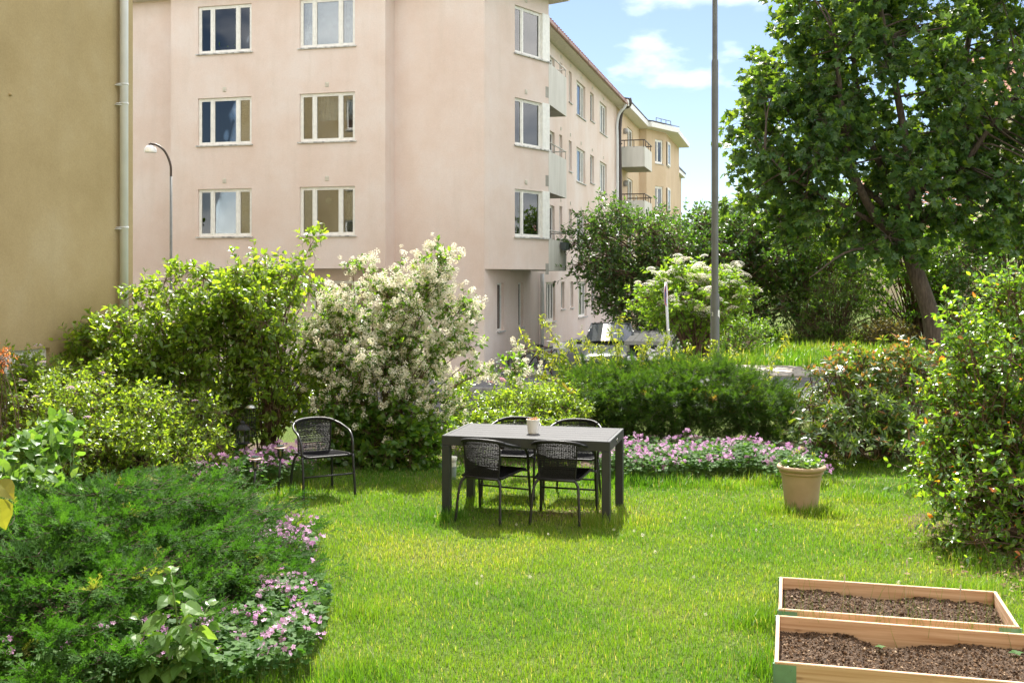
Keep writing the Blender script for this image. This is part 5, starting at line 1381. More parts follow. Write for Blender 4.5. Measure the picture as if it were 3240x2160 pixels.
# ---------------------------------------------------------------- lawn blades
def lawn_mask(x, y):
    ok = ~in_bed(x, y)
    ok &= ~(((x + 2.85) / 1.2) ** 2 + ((y - 7.7) / 1.75) ** 2 < 1)
    ok &= ~(((x - 4.75) / 1.1) ** 2 + ((y - 8.6) / 1.5) ** 2 < 1)
    ok &= ~(((x - 2.1) / 1.3) ** 2 + ((y - 12.6) / .75) ** 2 < 1)
    th = np.where(y > 8.5, 1 - .35 * np.clip((y - 8.5) / 4, 0, 1), 1)
    bare = np.exp(-(((x - .55) / .45) ** 2 + ((y - 9.95) / .16) ** 2))
    return ok & (np.random.default_rng(3).random(len(x)) < th * (1 - .8 * bare)) & (np.abs(x) < y * .52 + .3)
lawn = grass_mesh('lawn', 'sunny mown lawn with yellow-green and fresh green patches', 330000, (-3.6, 4.6), (5.3, 13.6), 101, mask=lawn_mask, h0=.024, h1=.052, w=.0038)
tuft_c = [(-2.6, 10.4), (-2.2, 10.7), (3.0, 11.2), (3.5, 10.6), (2.9, 9.9), (2.5, 10.05), (1.2, 11.4), (.9, 11.5), (1.0, 9.6), (-.6, 9.75), (.8, 9.5), (3.6, 8.2), (3.2, 7.5), (1.5, 6.0), (1.5, 6.8), (-1.0, 7.0), (-.9, 5.9), (1.5, 11.3), (2.2, 11.2), (2.7, 11.3), (1.8, 11.3), (-1.5, 5.6), (-1.8, 5.6)]
rgt = np.random.default_rng(102)
def tuft_mask(x, y):
    d = np.min([(x - a) ** 2 + (y - b) ** 2 for a, b in tuft_c], axis=0)
    return (np.random.default_rng(9).random(len(x)) < np.exp(-d / .03)) & ~in_bed(x, y)
grass_mesh('long_grass', 'longer unmown grass round the pot, the beds and the lawn edges', 260000, (-3, 4.2), (5.3, 12), 103, mask=tuft_mask, h0=.07, h1=.15, w=.004, attr_shift=-.06)
def far_mask(x, y):
    l, v = to_lv(x, y); return (v > 27) & (l > -2.7) & (l < 9)
grass_mesh('meadow_grass', 'uncut sunny grass beyond the stone path', 40000, (2, 17), (25.5, 40), 104, mask=far_mask, h0=.10, h1=.35, w=.012)
# white clover heads
ct = thing('clover_flowers', 'small white clover heads dotted over the lawn', 'flowers', (0, 8, 0)); ct['kind'] = 'stuff'
rgc = np.random.default_rng(105); n = 18; x = rgc.uniform(-1.1, 3.2, n); y = rgc.uniform(5.6, 11, n); ok = ~in_bed(x, y); x, y = x[ok], y[ok]; n = len(x)
V, Fs = place(T_PUFF, np.stack([x, y, np.full(n, .07)], 1), nrm(rgc.normal(size=(n, 3))), nrm(rgc.normal(size=(n, 3))), .018 + .008 * rgc.random(n)); mesh_np('clover_head', V, Fs, M['petal_cream'], ct, kind='stuff')
# leaf litter under the right shrub
lt = thing('leaf_litter', 'dry brown leaves and chips on the soil under the glossy shrub', 'leaf litter', (4, 8.6, 0)); lt['kind'] = 'stuff'
n = 2600; x = rgc.normal(4.0, .38, n); y = rgc.normal(8.2, .55, n)
P = np.stack([x, y, .012 + .02 * rgc.random(n)], 1)
V, Fs = place(T_LEAF, P, nrm(rgc.normal(size=(n, 3)) * [1, 1, .2]), nrm(np.array([0, 0, 1.]) + rgc.normal(size=(n, 3)) * .4), .02 + .035 * rgc.random(n))
mesh_np('litter', V, Fs, M['crumb'], lt, rnd=np.repeat(.4 + .6 * rgc.random(n), 2), kind='stuff')
n = 900; x = rgc.normal(.6, .33, n); y = rgc.normal(9.95, .12, n)
bt = thing('bare_patch', 'worn patch of dry thatch under the table', 'leaf litter', (.6, 9.95, 0)); bt['kind'] = 'stuff'
V, Fs = place(T_LEAF, np.stack([x, y, .008 + .012 * rgc.random(n)], 1), nrm(rgc.normal(size=(n, 3)) * [1, 1, .2]), nrm(np.array([0, 0, 1.]) + rgc.normal(size=(n, 3)) * .4), .012 + .02 * rgc.random(n))
mesh_np('thatch', V, Fs, M['crumb'], bt, rnd=np.repeat(.5 + .5 * rgc.random(n), 2), kind='stuff')
def soil_patch(name, cx, cy, rx, ry, seed):
    nn = 40; V = [(cx, cy, .012)]; Fq = []
    for i in range(nn):
        a = 6.2832 * i / nn; r = 1 + .12 * math.sin(3 * a + seed) + .07 * math.sin(7 * a + seed * 2); V.append((cx + rx * r * math.cos(a), cy + ry * r * math.sin(a), .006))
    o = mesh_np(name, np.array(V), np.array([(0, 1 + i, 1 + (i + 1) % nn) for i in range(nn)]), M['soil'], smooth=True); o['kind'] = 'structure'
soil_patch('flower_bed', 4.75, 8.6, 1.3, 1.75, 1); soil_patch('flower_bed', 2.2, 13.6, 2.2, 1.2, 2); soil_patch('flower_bed', -1.9, 13.2, 3.0, 1.0, 3); soil_patch('flower_bed', -2.8, 7.8, 1.3, 1.9, 4)

# ---------------------------------------------------------------- table
TX, TY, TYAW, TL, TW, TH = .215, 10.12, math.radians(-14.2), 1.56, .86, .74
tb = thing('garden_table', 'rectangular anthracite garden table with slatted grey top on the lawn', 'table', (0, 0, 0))
for sx in (-1, 1):
    for sy in (-1, 1):
        mb = MB(); x, y = sx * (TL / 2 - .037), sy * (TW / 2 - .037); mb.box(x - .037, x + .037, y - .037, y + .037, 0, TH - .091, bevel=.004); mb.build('leg', M['anthracite'], tb)
for s in (-1, 1):
    mb = MB(); mb.box(-TL / 2, TL / 2, min(s * TW / 2, s * (TW / 2 - .03)), max(s * TW / 2, s * (TW / 2 - .03)), TH - .09, TH, bevel=.003); mb.build('apron', M['anthracite'], tb)
    mb = MB(); mb.box(min(s * TL / 2, s * (TL / 2 - .03)), max(s * TL / 2, s * (TL / 2 - .03)), -TW / 2 + .0305, TW / 2 - .0305, TH - .09, TH, bevel=.003); mb.build('apron', M['anthracite'], tb)
ns = 6; w = (TW - .062) / ns
for i in range(ns):
    mb = MB(); y = -TW / 2 + .031 + i * w; mb.box(-TL / 2 + .031, TL / 2 - .031, y + .0018, y + w - .0018, TH - .02, TH - .001, bevel=.002); mb.build('slat', M['tabletop'], tb)
mb = MB(); mb.box(-TL / 2 + .035, TL / 2 - .035, -TW / 2 + .035, TW / 2 - .035, TH - .03, TH - .022); mb.build('underframe', M['anthracite'], tb)
M['steel'] = plain('bright_steel', (.7, .7, .7), .25, metallic=1.0)
mb = MB(); mb.tube([(TL / 2 - .001, -.02, TH - .045), (TL / 2 + .006, -.02, TH - .045)], .016, 12); mb.build('badge', M['steel'], tb)
tb.location = (TX, TY, 0); tb.rotation_euler = (0, 0, TYAW)

# ---------------------------------------------------------------- rattan tube chairs
M['seatweave'] = plain('seat_weave', (.008, .008, .009), .85, spec=.08)
def make_chair():
    t = thing('garden_chair', 'x', 'chair', (0, 0, 0), group='black rattan tube chairs')
    # +y is the way the sitter faces
    r = .0125
    def P(s, x, y, z): return (s * x, y, z)
    for s in (-1, 1):
        mb = MB(); mb.tube(catmull([P(s, .268, .27, 0), P(s, .262, .245, .25), P(s, .262, .215, .43)], 5), r, 10); mb.build('leg', M['blackmetal'], t, smooth=True)
        mb = MB(); mb.tube(catmull([P(s, .225, -.29, 0), P(s, .212, -.265, .22), P(s, .198, -.235, .345), P(s, .165, -.215, .395)], 6), r, 10); mb.build('leg', M['blackmetal'], t, smooth=True)
    arc = [(.262, .215, .43), (.268, .19, .56), (.272, .11, .635), (.268, -.02, .665), (.235, -.15, .70), (.15, -.235, .732), (0, -.262, .742)]
    full = [(a, b, c) for a, b, c in arc] + [(-a, b, c) for a, b, c in reversed(arc[:-1])]
    mb = MB(); mb.tube(catmull(full, 6), r, 10); mb.build('armrest', M['blackmetal'], t, smooth=True)
    mb = MB(); top = [p for p in catmull(full, 6) if p.y < -.17]; mb.tube([tuple(p) for p in top], [r + .003 + .0012 * (i % 2) for i in range(len(top))], 10); mb.build('wrapping', M['rattan'], t, smooth=True)
    mb = MB(); mb.tube([(-.165, -.215, .395), (.165, -.215, .395)], r, 10); mb.build('rear_rail', M['blackmetal'], t, smooth=True)
    mb = MB(); mb.tube([(-.262, .247, .235), (.262, .247, .235)], .009, 8); mb.tube([(-.262, .20, .418), (.262, .20, .418)], .009, 8); mb.build('stretcher', M['blackmetal'], t, smooth=True)
    # seat: woven, rounded front
    def seatp(u, v):
        x = (u - .5) * (.40 + .06 * v); y = -.20 + .45 * v; z = .405 + .03 * v - .022 * math.sin(math.pi * u) * math.sin(math.pi * min(1, v * 1.05)) - .02 * max(0, v - .9) * 10 * .6
        return (x, y, z)
    mb = MB(); nu, nv = 26, 32
    for i in range(nu):
        u = (i + .5) / nu; mb.tube([tuple(np.add(seatp(u, v), (0, 0, .002 * ((i + k) % 2 * 2 - 1)))) for k, v in enumerate(np.linspace(0, 1, 16))], .0045, 4, cap=False)
    for j in range(nv):
        v = (j + .5) / nv; mb.tube([tuple(np.add(seatp(u, v), (0, 0, .002 * ((j + k) % 2 * 2 - 1)))) for k, u in enumerate(np.linspace(0, 1, 14))], .0062, 4, cap=False)
    mb.build('seat', M['seatweave'], t, smooth=True)
    mb = MB(); rimp = [seatp(0, v) for v in np.linspace(0, .94, 8)] + [seatp(u, 1) for u in np.linspace(.06, .94, 8)] + [seatp(1, v) for v in np.linspace(.94, 0, 8)] + [seatp(u, 0) for u in np.linspace(.94, .06, 6)]
    mb.tube(rimp, .011, 8, closed=True); mb.build('seat_rim', M['rattan'], t, smooth=True)
    # backrest: from the top rail down to the back of the seat
    def backp(u, v):
        # v 0 bottom, 1 top
        w = .165 + .018 * v; x = (u * 2 - 1) * w
        y = -.205 - .052 * v + .040 * (abs(u * 2 - 1) ** 2.2) * v + .012 * math.sin(math.pi * v); z = .405 + .332 * v - .014 * (abs(u * 2 - 1) ** 2) * v
        return (x, y, z)
    mb = MB(); nv = 46; nu = 22
    for i in range(nu + 1):
        u = i / nu; mb.tube([backp(u, v) for v in np.linspace(0, 1, 12)], .0028 if 0 < i < nu else .008, 4 if 0 < i < nu else 6, cap=False)
    rr = random.Random(2)
    for j in range(nv):
        v = (j + .5) / nv; jit = rr.uniform(-.0025, .0025)
        mb.tube([tuple(np.add(backp(u, v), (0, .0035 * ((j + k) % 2 * 2 - 1), jit + rr.uniform(-.0012, .0012)))) for k, u in enumerate(np.linspace(0, 1, nu + 1))], .0030, 4, cap=False)
    mb.build('backrest', M['rattan'], t, smooth=True)
    return t
c0 = make_chair()
def put(o, x, y, rz, label):
    o.location = (x, y, 0); o.rotation_euler = (0, 0, math.radians(rz)); o['label'] = label
put(c0, -1.93, 10.84, 180 + 29, 'black woven chair standing alone left of the table, facing the lawn')
for (x, y, rz, lab) in [(-.18, 9.82, -26, 'black woven chair at the near left of the table, back to the viewer'), (.455, 9.74, -16, 'black woven chair at the near right of the table, back to the viewer'),
                        (.02, 10.86, 180 - 14, 'black woven chair on the far side of the table behind the near left one'), (.62, 10.70, 180 - 12, 'black woven chair on the far side of the table behind the near right one')]:
    put(copy_tree(c0), x, y, rz, lab)

# white pot on the table
p = px(1687, 1368, 10.02); wp = thing('flower_pot', 'small white pot with dry plant standing on the table', 'pot', (p[0] + .0, 10.02, TH))
mb = MB(); mb.lathe([(.042, 0), (.046, .002), (.046, .012), (.050, .014), (.062, .118), (.065, .120), (.065, .132), (.060, .132), (.057, .115), (.02, .112), (.001, .112)], tuple(wp.location), 32); mb.build('pot', plain('white_glazed', (.72, .71, .68), .35, var=.03), wp, smooth=True, angle=40)
rgq = np.random.default_rng(12); n = 70; P = np.array(wp.location) + np.stack([rgq.normal(size=n) * .022, rgq.normal(size=n) * .022, .118 + .015 * rgq.random(n)], 1)
V, Fs = place(T_LEAF, P, nrm(rgq.normal(size=(n, 3)) + [0, 0, .3]), nrm(rgq.normal(size=(n, 3))), np.full(n, .024)); mesh_np('dry_plant', V, Fs, leaf_mat('dry_leaf', [(0, (.45, .22, .10)), (1, (.6, .38, .2))], (1, 1, 1), .2), wp, rnd=np.repeat(rgq.random(n), 2))

# terracotta pot
pt = thing('terracotta_pot', 'large tan terracotta pot with green pelargonium on the lawn at the right', 'pot', (2.76, 10.25, 0))
mb = MB(); c = (2.76, 10.25, 0)
mb.lathe([(.150, 0), (.152, .01), (.178, .24), (.190, .325), (.205, .333), (.207, .345), (.200, .352), (.214, .362), (.226, .375), (.228, .392), (.220, .405), (.205, .408), (.195, .40), (.19, .36), (.02, .355)], c, 48)
mb.build('pot', noisy('tan_terracotta', [(0.3, (.43, .305, .20)), (.5, (.49, .35, .235)), (0.7, (.53, .40, .28))], scale=3.5, rough=.8, bump=.15, bscale=70, bdist=.003), pt, smooth=True, angle=50)
mb = MB(); mb.lathe([(.19, .36), (.12, .372), (.01, .378)], c, 24, cap0=False); mb.build('soil', M['soil'], pt)
rgq = np.random.default_rng(13); n = 210; a = rgq.random(n) * 6.283; r = np.sqrt(rgq.random(n)) * .19
P = np.stack([2.76 + r * np.cos(a), 10.25 + r * np.sin(a), .40 + .09 * rgq.random(n) * (1 - r * 3)], 1)
V, Fs = tubes_np(np.tile([[2.76, 10.25, .36]], (n, 1)) + np.random.default_rng(1).normal(size=(n, 3)) * [.05, .05, 0], P, .002, .0015, 3); mesh_np('stem', V, Fs, M['greenstem'], pt, kind='stuff')
leaves('x', T_GERAN, P, nrm(rgq.normal(size=(n, 3)) * [1, 1, .3]), nrm(np.array([0, -.2, 1.]) + rgq.normal(size=(n, 3)) * .45), .05 * (.7 + .6 * rgq.random(n)), M['lf_mid'], pt, rgq, singles=210)
for k in range(5):
    q = (2.76 + rgq.uniform(-.1, .12), 10.25 + rgq.uniform(-.08, .08), .40); h = rgq.uniform(.10, .17); mb = MB(); mb.tube([q, (q[0] + .01, q[1], q[2] + h)], .0018, 4); mb.build('bud_stem', M['greenstem'], pt)
    V, Fs = place(T_PUFF, np.array([(q[0] + .01, q[1], q[2] + h)]), np.array([[0, 1., 0]]), np.array([[0, 0, 1.]]), [.04]); mesh_np('bud', V, Fs, M['lf_kerria'], pt)

# garden stake lamps
def stake_lamp(x, y, h, lean, label):
    t = thing('stake_lamp', label, 'garden lamp', (x, y, 0), group='garden stake lamps')
    b = (x, y, 0); tp = (x + lean, y, h - .115)
    mb = MB(); mb.tube([b, tp], .0115, 10); mb.build('stake', M['blackmetal'], t, smooth=True)
    cx, cy, z = tp[0], tp[1], tp[2]
    mb = MB(); mb.lathe([(.012, -.01), (.024, 0), (.026, .006), (.010, .008)], tp, 16); mb.build('socket', M['blackmetal'], t, smooth=True)
    mb = MB(); mb.lathe([(.026, .006), (.028, .09)], tp, 20, cap0=False); mb.build('lamp_glass', M['glass'], t, smooth=True)
    for k in range(6):
        a = k * math.pi / 3; mb = MB(); mb.tube([(cx + .031 * math.cos(a), cy + .031 * math.sin(a), z), (cx + .033 * math.cos(a), cy + .033 * math.sin(a), z + .094)], .0022, 5); mb.build('bar', M['blackmetal'], t)
    mb = MB(); mb.tube([(cx, cy, z + .02), (cx, cy, z + .07)], .008, 8); mb.build('bulb', plain('amber_bulb', (.6, .4, .15), .4), t)
    mb = MB(); mb.lathe([(.030, .092), (.064, .094), (.068, .099), (.064, .106), (.040, .112), (.040, .122)], tp, 28, cap1=True); mb.build('cap', plain('bronze_cap', (.20, .14, .11), .4, metallic=.5), t, smooth=True, angle=40)
    mb = MB(); mb.lathe([(.036, .1225), (.036, .1265)], tp, 24, cap1=True); mb.build('solar_panel', plain('solar_panel', (.06, .10, .10), .15), t)
for x, y, top, Y, lab in ((801, 1580, 1447, 10.55, 'left garden stake lamp at the edge of the juniper'), (881, 1562, 1412, 10.85, 'right garden stake lamp nearest the lone chair')):
    p = px(x, 0, Y)[0]; stake_lamp(p, Y, HC - (top - 875) / F * Y, .02, lab)
# stubby post lamp behind the table
p = px(1432, 0, 11.7)[0]; sl = thing('post_lamp', 'short grey post with white patterned top behind the left end of the table', 'garden lamp', (p, 11.7, 0))
mb = MB(); mb.lathe([(.040, 0), (.042, .13), (.040, .135)], (p, 11.7, 0), 20, cap1=True); mb.build('post', plain('grey_green_post', (.16, .2, .17), .5), sl, smooth=True, angle=40)
mb = MB(); mb.lathe([(.038, .136), (.046, .215), (.050, .218), (.050, .240), (.042, .244), (.03, .244)], (p, 11.7, 0), 20, cap0=False, cap1=True); mb.build('cap', plain('white_ceramic', (.72, .7, .64), .4), sl, smooth=True, angle=40)
mb = MB()
for j in range(2):
    for i in range(20):
        a = i * 6.2832 / 20 + j * .157; R = .0445 + j * .0012; z = .190 + j * .013; q = lambda aa, zz: (p + (R + .0022) * math.cos(aa), 11.7 + (R + .0022) * math.sin(aa), zz)
        mb.quad(q(a - .1, z), q(a, z - .006), q(a + .1, z), q(a, z + .006))
mb.build('pattern', M['anthracite'], sl)

# lantern and bird feeder hanging in the shrub
lp_ = px(767, 1403, 11.7); lan = thing('lantern', 'black metal lantern hanging low in the large shrub', 'lantern', lp_)
x, y, z = lp_
mb = MB(); mb.lathe([(.085, 0), (.088, .012), (.075, .02)], (x, y, z), 6, cap1=True); mb.build('base', M['blackmetal'], lan)
for k in range(6):
    a = k * math.pi / 3; mb = MB(); mb.tube([(x + .072 * math.cos(a), y + .072 * math.sin(a), z + .02), (x + .072 * math.cos(a), y + .072 * math.sin(a), z + .15)], .005, 5); mb.build('bar', M['blackmetal'], lan)
mb = MB(); mb.lathe([(.066, .02), (.066, .15)], (x, y, z), 6, cap0=False); mb.build('pane', M['glass'], lan)
mb = MB(); mb.tube([(x, y, z + .02), (x, y, z + .08)], .02, 10); mb.build('candle', M['white'], lan)
mb = MB(); mb.lathe([(.088, .15), (.085, .165), (.045, .205), (.030, .21), (.030, .235), (.012, .25)], (x, y, z), 6, cap1=True); mb.tube([(x + .02 * math.cos(a), y, z + .27 + .02 * math.sin(a)) for a in np.linspace(0, 6.28, 12)], .003, 5); mb.build('roof', M['blackmetal'], lan)
fp = px(793, 1378, 11.8); fd = thing('bird_feeder', 'wire tube bird feeder hanging beside the lantern in the shrub', 'bird feeder', fp)
x, y, z = fp; hh = .30
for k in range(12):
    a = k * math.pi / 6; mb = MB(); mb.tube([(x + .052 * math.cos(a), y + .052 * math.sin(a), z), (x + .052 * math.cos(a), y + .052 * math.sin(a), z + hh)], .002, 4); mb.build('wire', M['blackmetal'], fd)
mb = MB()
for k in range(4): mb.tube([(x + .053 * math.cos(a), y + .053 * math.sin(a), z + hh * k / 3) for a in np.linspace(0, 6.283, 17)], .0025, 4)
mb.build('ring', M['blackmetal'], fd)
mb = MB(); mb.lathe([(.056, hh), (.062, hh + .008), (.04, hh + .03), (.01, hh + .042)], (x, y, z), 20, cap1=True); mb.build('lid', plain('zinc_lid', (.45, .45, .44), .3, metallic=.8), fd, smooth=True)
mb = MB(); mb.tube([(x, y, z + hh + .04), (x + .01, y, z + hh + .3)], .0018, 4); mb.build('hanging_wire', M['blackmetal'], fd)

# ---------------------------------------------------------------- tall mast, street lamp, sign
mx = px(2262, 0, 18.3)[0]; mg = float(ground_h(mx, 18.3)); ms_ = thing('street_lamp', 'tall plain grey mast running out of the top of the picture', 'mast', (mx, 18.3, mg))
grey = noisy('galvanised_grey', [(0.3, (.11, .113, .11)), (.7, (.15, .153, .148))], scale=4, rough=.5, bump=.05, metallic=.3)
z1 = HC - (928 - 875) / F * 18.3; z2 = HC + (875 - 190) / F * 18.3
mb = MB(); mb.lathe([(.078, 0), (.076, z1 - mg - .04), (.070, z1 - mg)], (mx, 18.3, mg), 20, cap1=True); mb.build('lower_pole', grey, ms_, smooth=True, angle=50)
mb = MB(); mb.lathe([(.060, z1 - mg - .01), (.058, z2 - mg - .04), (.053, z2 - mg)], (mx, 18.3, mg), 20, cap1=True); mb.build('middle_pole', grey, ms_, smooth=True, angle=50)
mb = MB(); mb.lathe([(.046, z2 - mg - .01), (.042, 9.5)], (mx, 18.3, mg), 20, cap1=True); mb.build('upper_pole', grey, ms_, smooth=True, angle=50)
mb = MB(); mb.tube([(mx, 18.3, mg + 9.5), (mx + .5, 18.2, mg + 9.9), (mx + 1.1, 18.1, mg + 9.95)], .035, 8); mb.build('arm', grey, ms_, smooth=True)
mb = MB(); mb.box(mx + 1.0, mx + 1.5, 18.0, 18.2, mg + 9.88, mg + 10.02, bevel=.03); mb.build('lamp_head', grey, ms_)
mb = MB(); R = .0795
zt = HC - (985 - 875) / F * 18.3
for k in range(5):
    a0, a1 = math.radians(-62 + k * 11), math.radians(-62 + (k + 1) * 11)
    mb.quad((mx + R * math.cos(a0), 18.3 + R * math.sin(a0), zt - .08 - .01 * k), (mx + R * math.cos(a1), 18.3 + R * math.sin(a1), zt - .085 - .01 * k), (mx + R * math.cos(a1), 18.3 + R * math.sin(a1), zt + .03), (mx + R * math.cos(a0), 18.3 + R * math.sin(a0), zt + .02))
mb.build('sticker', M['white'], ms_)
def flat_text(body, size, loc, rot, mat, parent, name='lettering'):
    cu = bpy.data.curves.new(name, 'FONT'); cu.body = body; cu.size = size; cu.align_x = 'CENTER'; cu.extrude = .001; cu.materials.append(mat)
    tmp = bpy.data.objects.new(name, cu); me = bpy.data.meshes.new_from_object(tmp); bpy.data.objects.remove(tmp)
    o = bpy.data.objects.new(name, me); COL.objects.link(o); o.parent = parent; o.location = Vector(loc) - root_loc(parent); o.rotation_euler = rot
    return o
flat_text('2', .085, (mx - .055, 18.3 - .062, zt - .07), (math.radians(90), 0, math.radians(-40)), M['white'], ms_)

lx = px(541, 0, 24)[0]; lg = float(ground_h(lx, 24)); sl = thing('street_lamp', 'thin dark street lamp with curved neck and white dome in front of the pink building', 'street lamp', (lx, 24, lg))
neck = catmull([(lx, 24, px(0, 560, 24)[2]), px(539, 520, 24), px(522, 480, 24), px(498, 460, 24), px(476, 455, 24)], 6)
mb = MB(); mb.tube([(lx, 24, lg), (lx, 24, lg + 1.2)], .05, 12); mb.tube([(lx, 24, lg + 1.18), (lx, 24, px(0, 558, 24)[2])], .030, 12); mb.build('pole', plain('grey_pole', (.16, .17, .17), .5), sl, smooth=True)
mb = MB(); mb.tube(neck, .026, 10); mb.build('neck', M['brownpipe'], sl, smooth=True)
h = px(476, 478, 24); mb = MB(); mb.lathe([(.135, -.03), (.138, .0), (.125, .06), (.085, .11), (.04, .13)], h, 24, cap0=True, cap1=True); mb.build('lamp_shade', plain('opal_white', (.8, .8, .8), .3, var=.02), sl, smooth=True, angle=60)
mb = MB(); mb.lathe([(.045, .125), (.04, .165)], h, 12, cap1=True); mb.build('lamp_cap', M['brownpipe'], sl)

sx, sy = px(2112, 0, 24)[0], 24.0; sg = float(ground_h(sx, sy)); sgn = thing('traffic_sign', 'round red and blue no-parking sign seen almost edge-on, on a leaning pole', 'road sign', (sx, sy, sg))
top = px(2104, 905, 24); zc = HC - (932 - 875) / F * 24
mb = MB(); mb.tube([(sx + .06, sy, sg), (sx - .04, sy, zc + .28)], .03, 10); mb.build('pole', M['pipe'], sgn, smooth=True)
an = math.radians(72); nx, ny = -math.sin(an) * -1, -math.cos(an)     # disc normal, mostly sideways
nv_ = np.array([math.sin(an), -math.cos(an), 0]); sd_ = np.array([math.cos(an), math.sin(an), 0]); c_ = np.array([sx - .035, sy - .045, zc])
def disc(mb, c, r0, r1, off, n=32):
    for i in range(n):
        a0, a1 = 6.2832 * i / n, 6.2832 * (i + 1) / n
        f = lambda r, a: tuple(c + nv_ * off + sd_ * r * math.cos(a) + np.array([0, 0, 1]) * r * math.sin(a))
        if r0 < .001: mb.poly([tuple(c + nv_ * off), f(r1, a0), f(r1, a1)])
        else: mb.quad(f(r0, a0), f(r1, a0), f(r1, a1), f(r0, a1))
mb = MB(); mb.tube([tuple(c_ - nv_ * .012), tuple(c_)], .25, 32); mb.build('plate', M['pipe'], sgn)
mb = MB(); disc(mb, c_, 0, .2, .003); mb.build('blue_field', plain('sign_blue', (.03, .12, .42), .4), sgn)
mb = MB(); disc(mb, c_, .2, .25, .003)
w = .022
for ang in (math.radians(45), math.radians(-45)):
    d1 = sd_ * math.cos(ang) + np.array([0, 0, 1]) * math.sin(ang); d2 = -sd_ * math.sin(ang) + np.array([0, 0, 1]) * math.cos(ang); o_ = nv_ * (.006 if ang > 0 else .0075)
    mb.quad(*[tuple(c_ + o_ + d1 * a * .2 + d2 * b * w) for a, b in ((-1, -1), (1, -1), (1, 1), (-1, 1))])
mb.build('red_ring', plain('sign_red', (.55, .04, .03), .4), sgn)

# ---------------------------------------------------------------- car
car = thing('parked_car', 'silver car with dark windows parked nose-on beside the pink building, sun on its windscreen', 'car', (0, 0, 0))
cw = .86
silver = plain('silver_paint', (.06, .065, .07), .13, metallic=0.0, spec=.15, var=.03); dark = plain('black_trim', (.02, .02, .02), .5); tyre = plain('tyre_rubber', (.02, .02, .02), .85)
# sections along y (front = -y): (y, half width, bottom, shoulder z, roof half width, roof z)
sec = [(-2.15, .70, .30, .62, .66, .64), (-2.08, .80, .22, .70, .72, .74), (-1.6, .86, .20, .80, .74, .90), (-1.1, .87, .20, .88, .72, 1.0), (-.75, .87, .20, .90, .70, 1.06), (-.05, .87, .20, .92, .60, 1.50), (.5, .87, .20, .93, .60, 1.56), (1.2, .87, .20, .94, .60, 1.54), (1.75, .86, .20, .94, .60, 1.42), (2.1, .82, .24, .92, .66, 1.0), (2.18, .74, .32, .75, .62, .8)]
V = []; Fq = []
for (y, wv, zb, zs, rw, zr_) in sec:
    V += [(-wv * .92, y, zb), (-wv, y, (zb + zs) / 2), (-wv * .98, y, zs), (-rw, y, zr_ - .02), (-rw * .6, y, zr_), (rw * .6, y, zr_), (rw, y, zr_ - .02), (wv * .98, y, zs), (wv, y, (zb + zs) / 2), (wv * .92, y, zb)]
k = 10
for i in range(len(sec) - 1):
    for j in range(k):
        j2 = (j + 1) % k; Fq.append((i * k + j, i * k + j2, (i + 1) * k + j2, (i + 1) * k + j))
mb = MB(); mb.v = V; mb.f = Fq + [tuple(range(k - 1, -1, -1)), tuple((len(sec) - 1) * k + j for j in range(k))]
body = mb.build('body', silver, car, smooth=True)
sm = body.modifiers.new('s', 'SUBSURF'); sm.levels = 2; sm.render_levels = 2
carglass = plain('car_glass', (.03, .035, .04), .04, spec=1.0, var=.02)
mb = MB(); n = 8; rows = []
for i in range(n + 1):
    t_ = i / n; y = -.97 + .95 * t_; z = 1.045 + .455 * t_ - .0 * t_; hw = .70 - .13 * t_
    rows.append([(hw * s, y - .10 * (1 - s * s) * (1 - .3 * t_) - .035, z + .035 * (1 - abs(s) ** 2) + .03) for s in np.linspace(-1, 1, 11)])
for i in range(n):
    for j in range(10): mb.quad(rows[i][j], rows[i][j + 1], rows[i + 1][j + 1], rows[i + 1][j])
mb.build('windscreen', carglass, car, smooth=True)
mb = MB(); mb.tube([(-.71, -.86, 1.09), (-.65, -.4, 1.33), (-.58, -.02, 1.545)], .03, 8); mb.tube([(.71, -.86, 1.09), (.65, -.4, 1.33), (.58, -.02, 1.545)], .03, 8); mb.tube([(-.58, -.02, 1.555), (0, -.1, 1.585), (.58, -.02, 1.555)], .022, 8); mb.build('screen_pillar', silver, car, smooth=True)
for s in (-1, 1):
    mb = MB(); mb.box(min(s * .84, s * 1.02), max(s * .84, s * 1.02), -.78, -.66, .98, 1.12, bevel=.03); mb.build('mirror', dark, car)
    mb = MB(); mb.poly([(s * .80, -.55, .99), (s * .80, 1.4, 1.0), (s * .66, 1.25, 1.40), (s * .64, 0.0, 1.42)]); mb.build('side_window', carglass, car)
    mb = MB(); mb.box(min(s * .48, s * .74), max(s * .48, s * .74), -2.16, -2.0, .60, .74, bevel=.03); mb.build('headlight', plain('headlight_glass', (.5, .52, .54), .1), car)
    for yw in (-1.35, 1.35):
        mb = MB(); mb.tube([(s * .70, yw, .31), (s * .885, yw, .31)], .31, 24); wv = mb.build('wheel', tyre, car, smooth=True, angle=40)
        mb = MB(); mb.tube([(s * .88, yw, .31), (s * .892, yw, .31)], .2, 16); mb.build('rim', M['steel'], wv)
mb = MB(); mb.box(-.45, .45, -2.19, -2.10, .5, .6, bevel=.01); mb.box(-.6, .6, -2.17, -2.08, .28, .4, bevel=.02); mb.build('grille', dark, car)
mb = MB(); mb.box(-.26, .26, -2.2, -2.19, .42, .5); mb.build('number_plate', M['white'], car)
cx = px(1937, 0, 32)[0]; car.location = (cx, 32.4, float(ground_h(cx, 32)) + .004); car.rotation_euler = (0, 0, math.radians(-6))

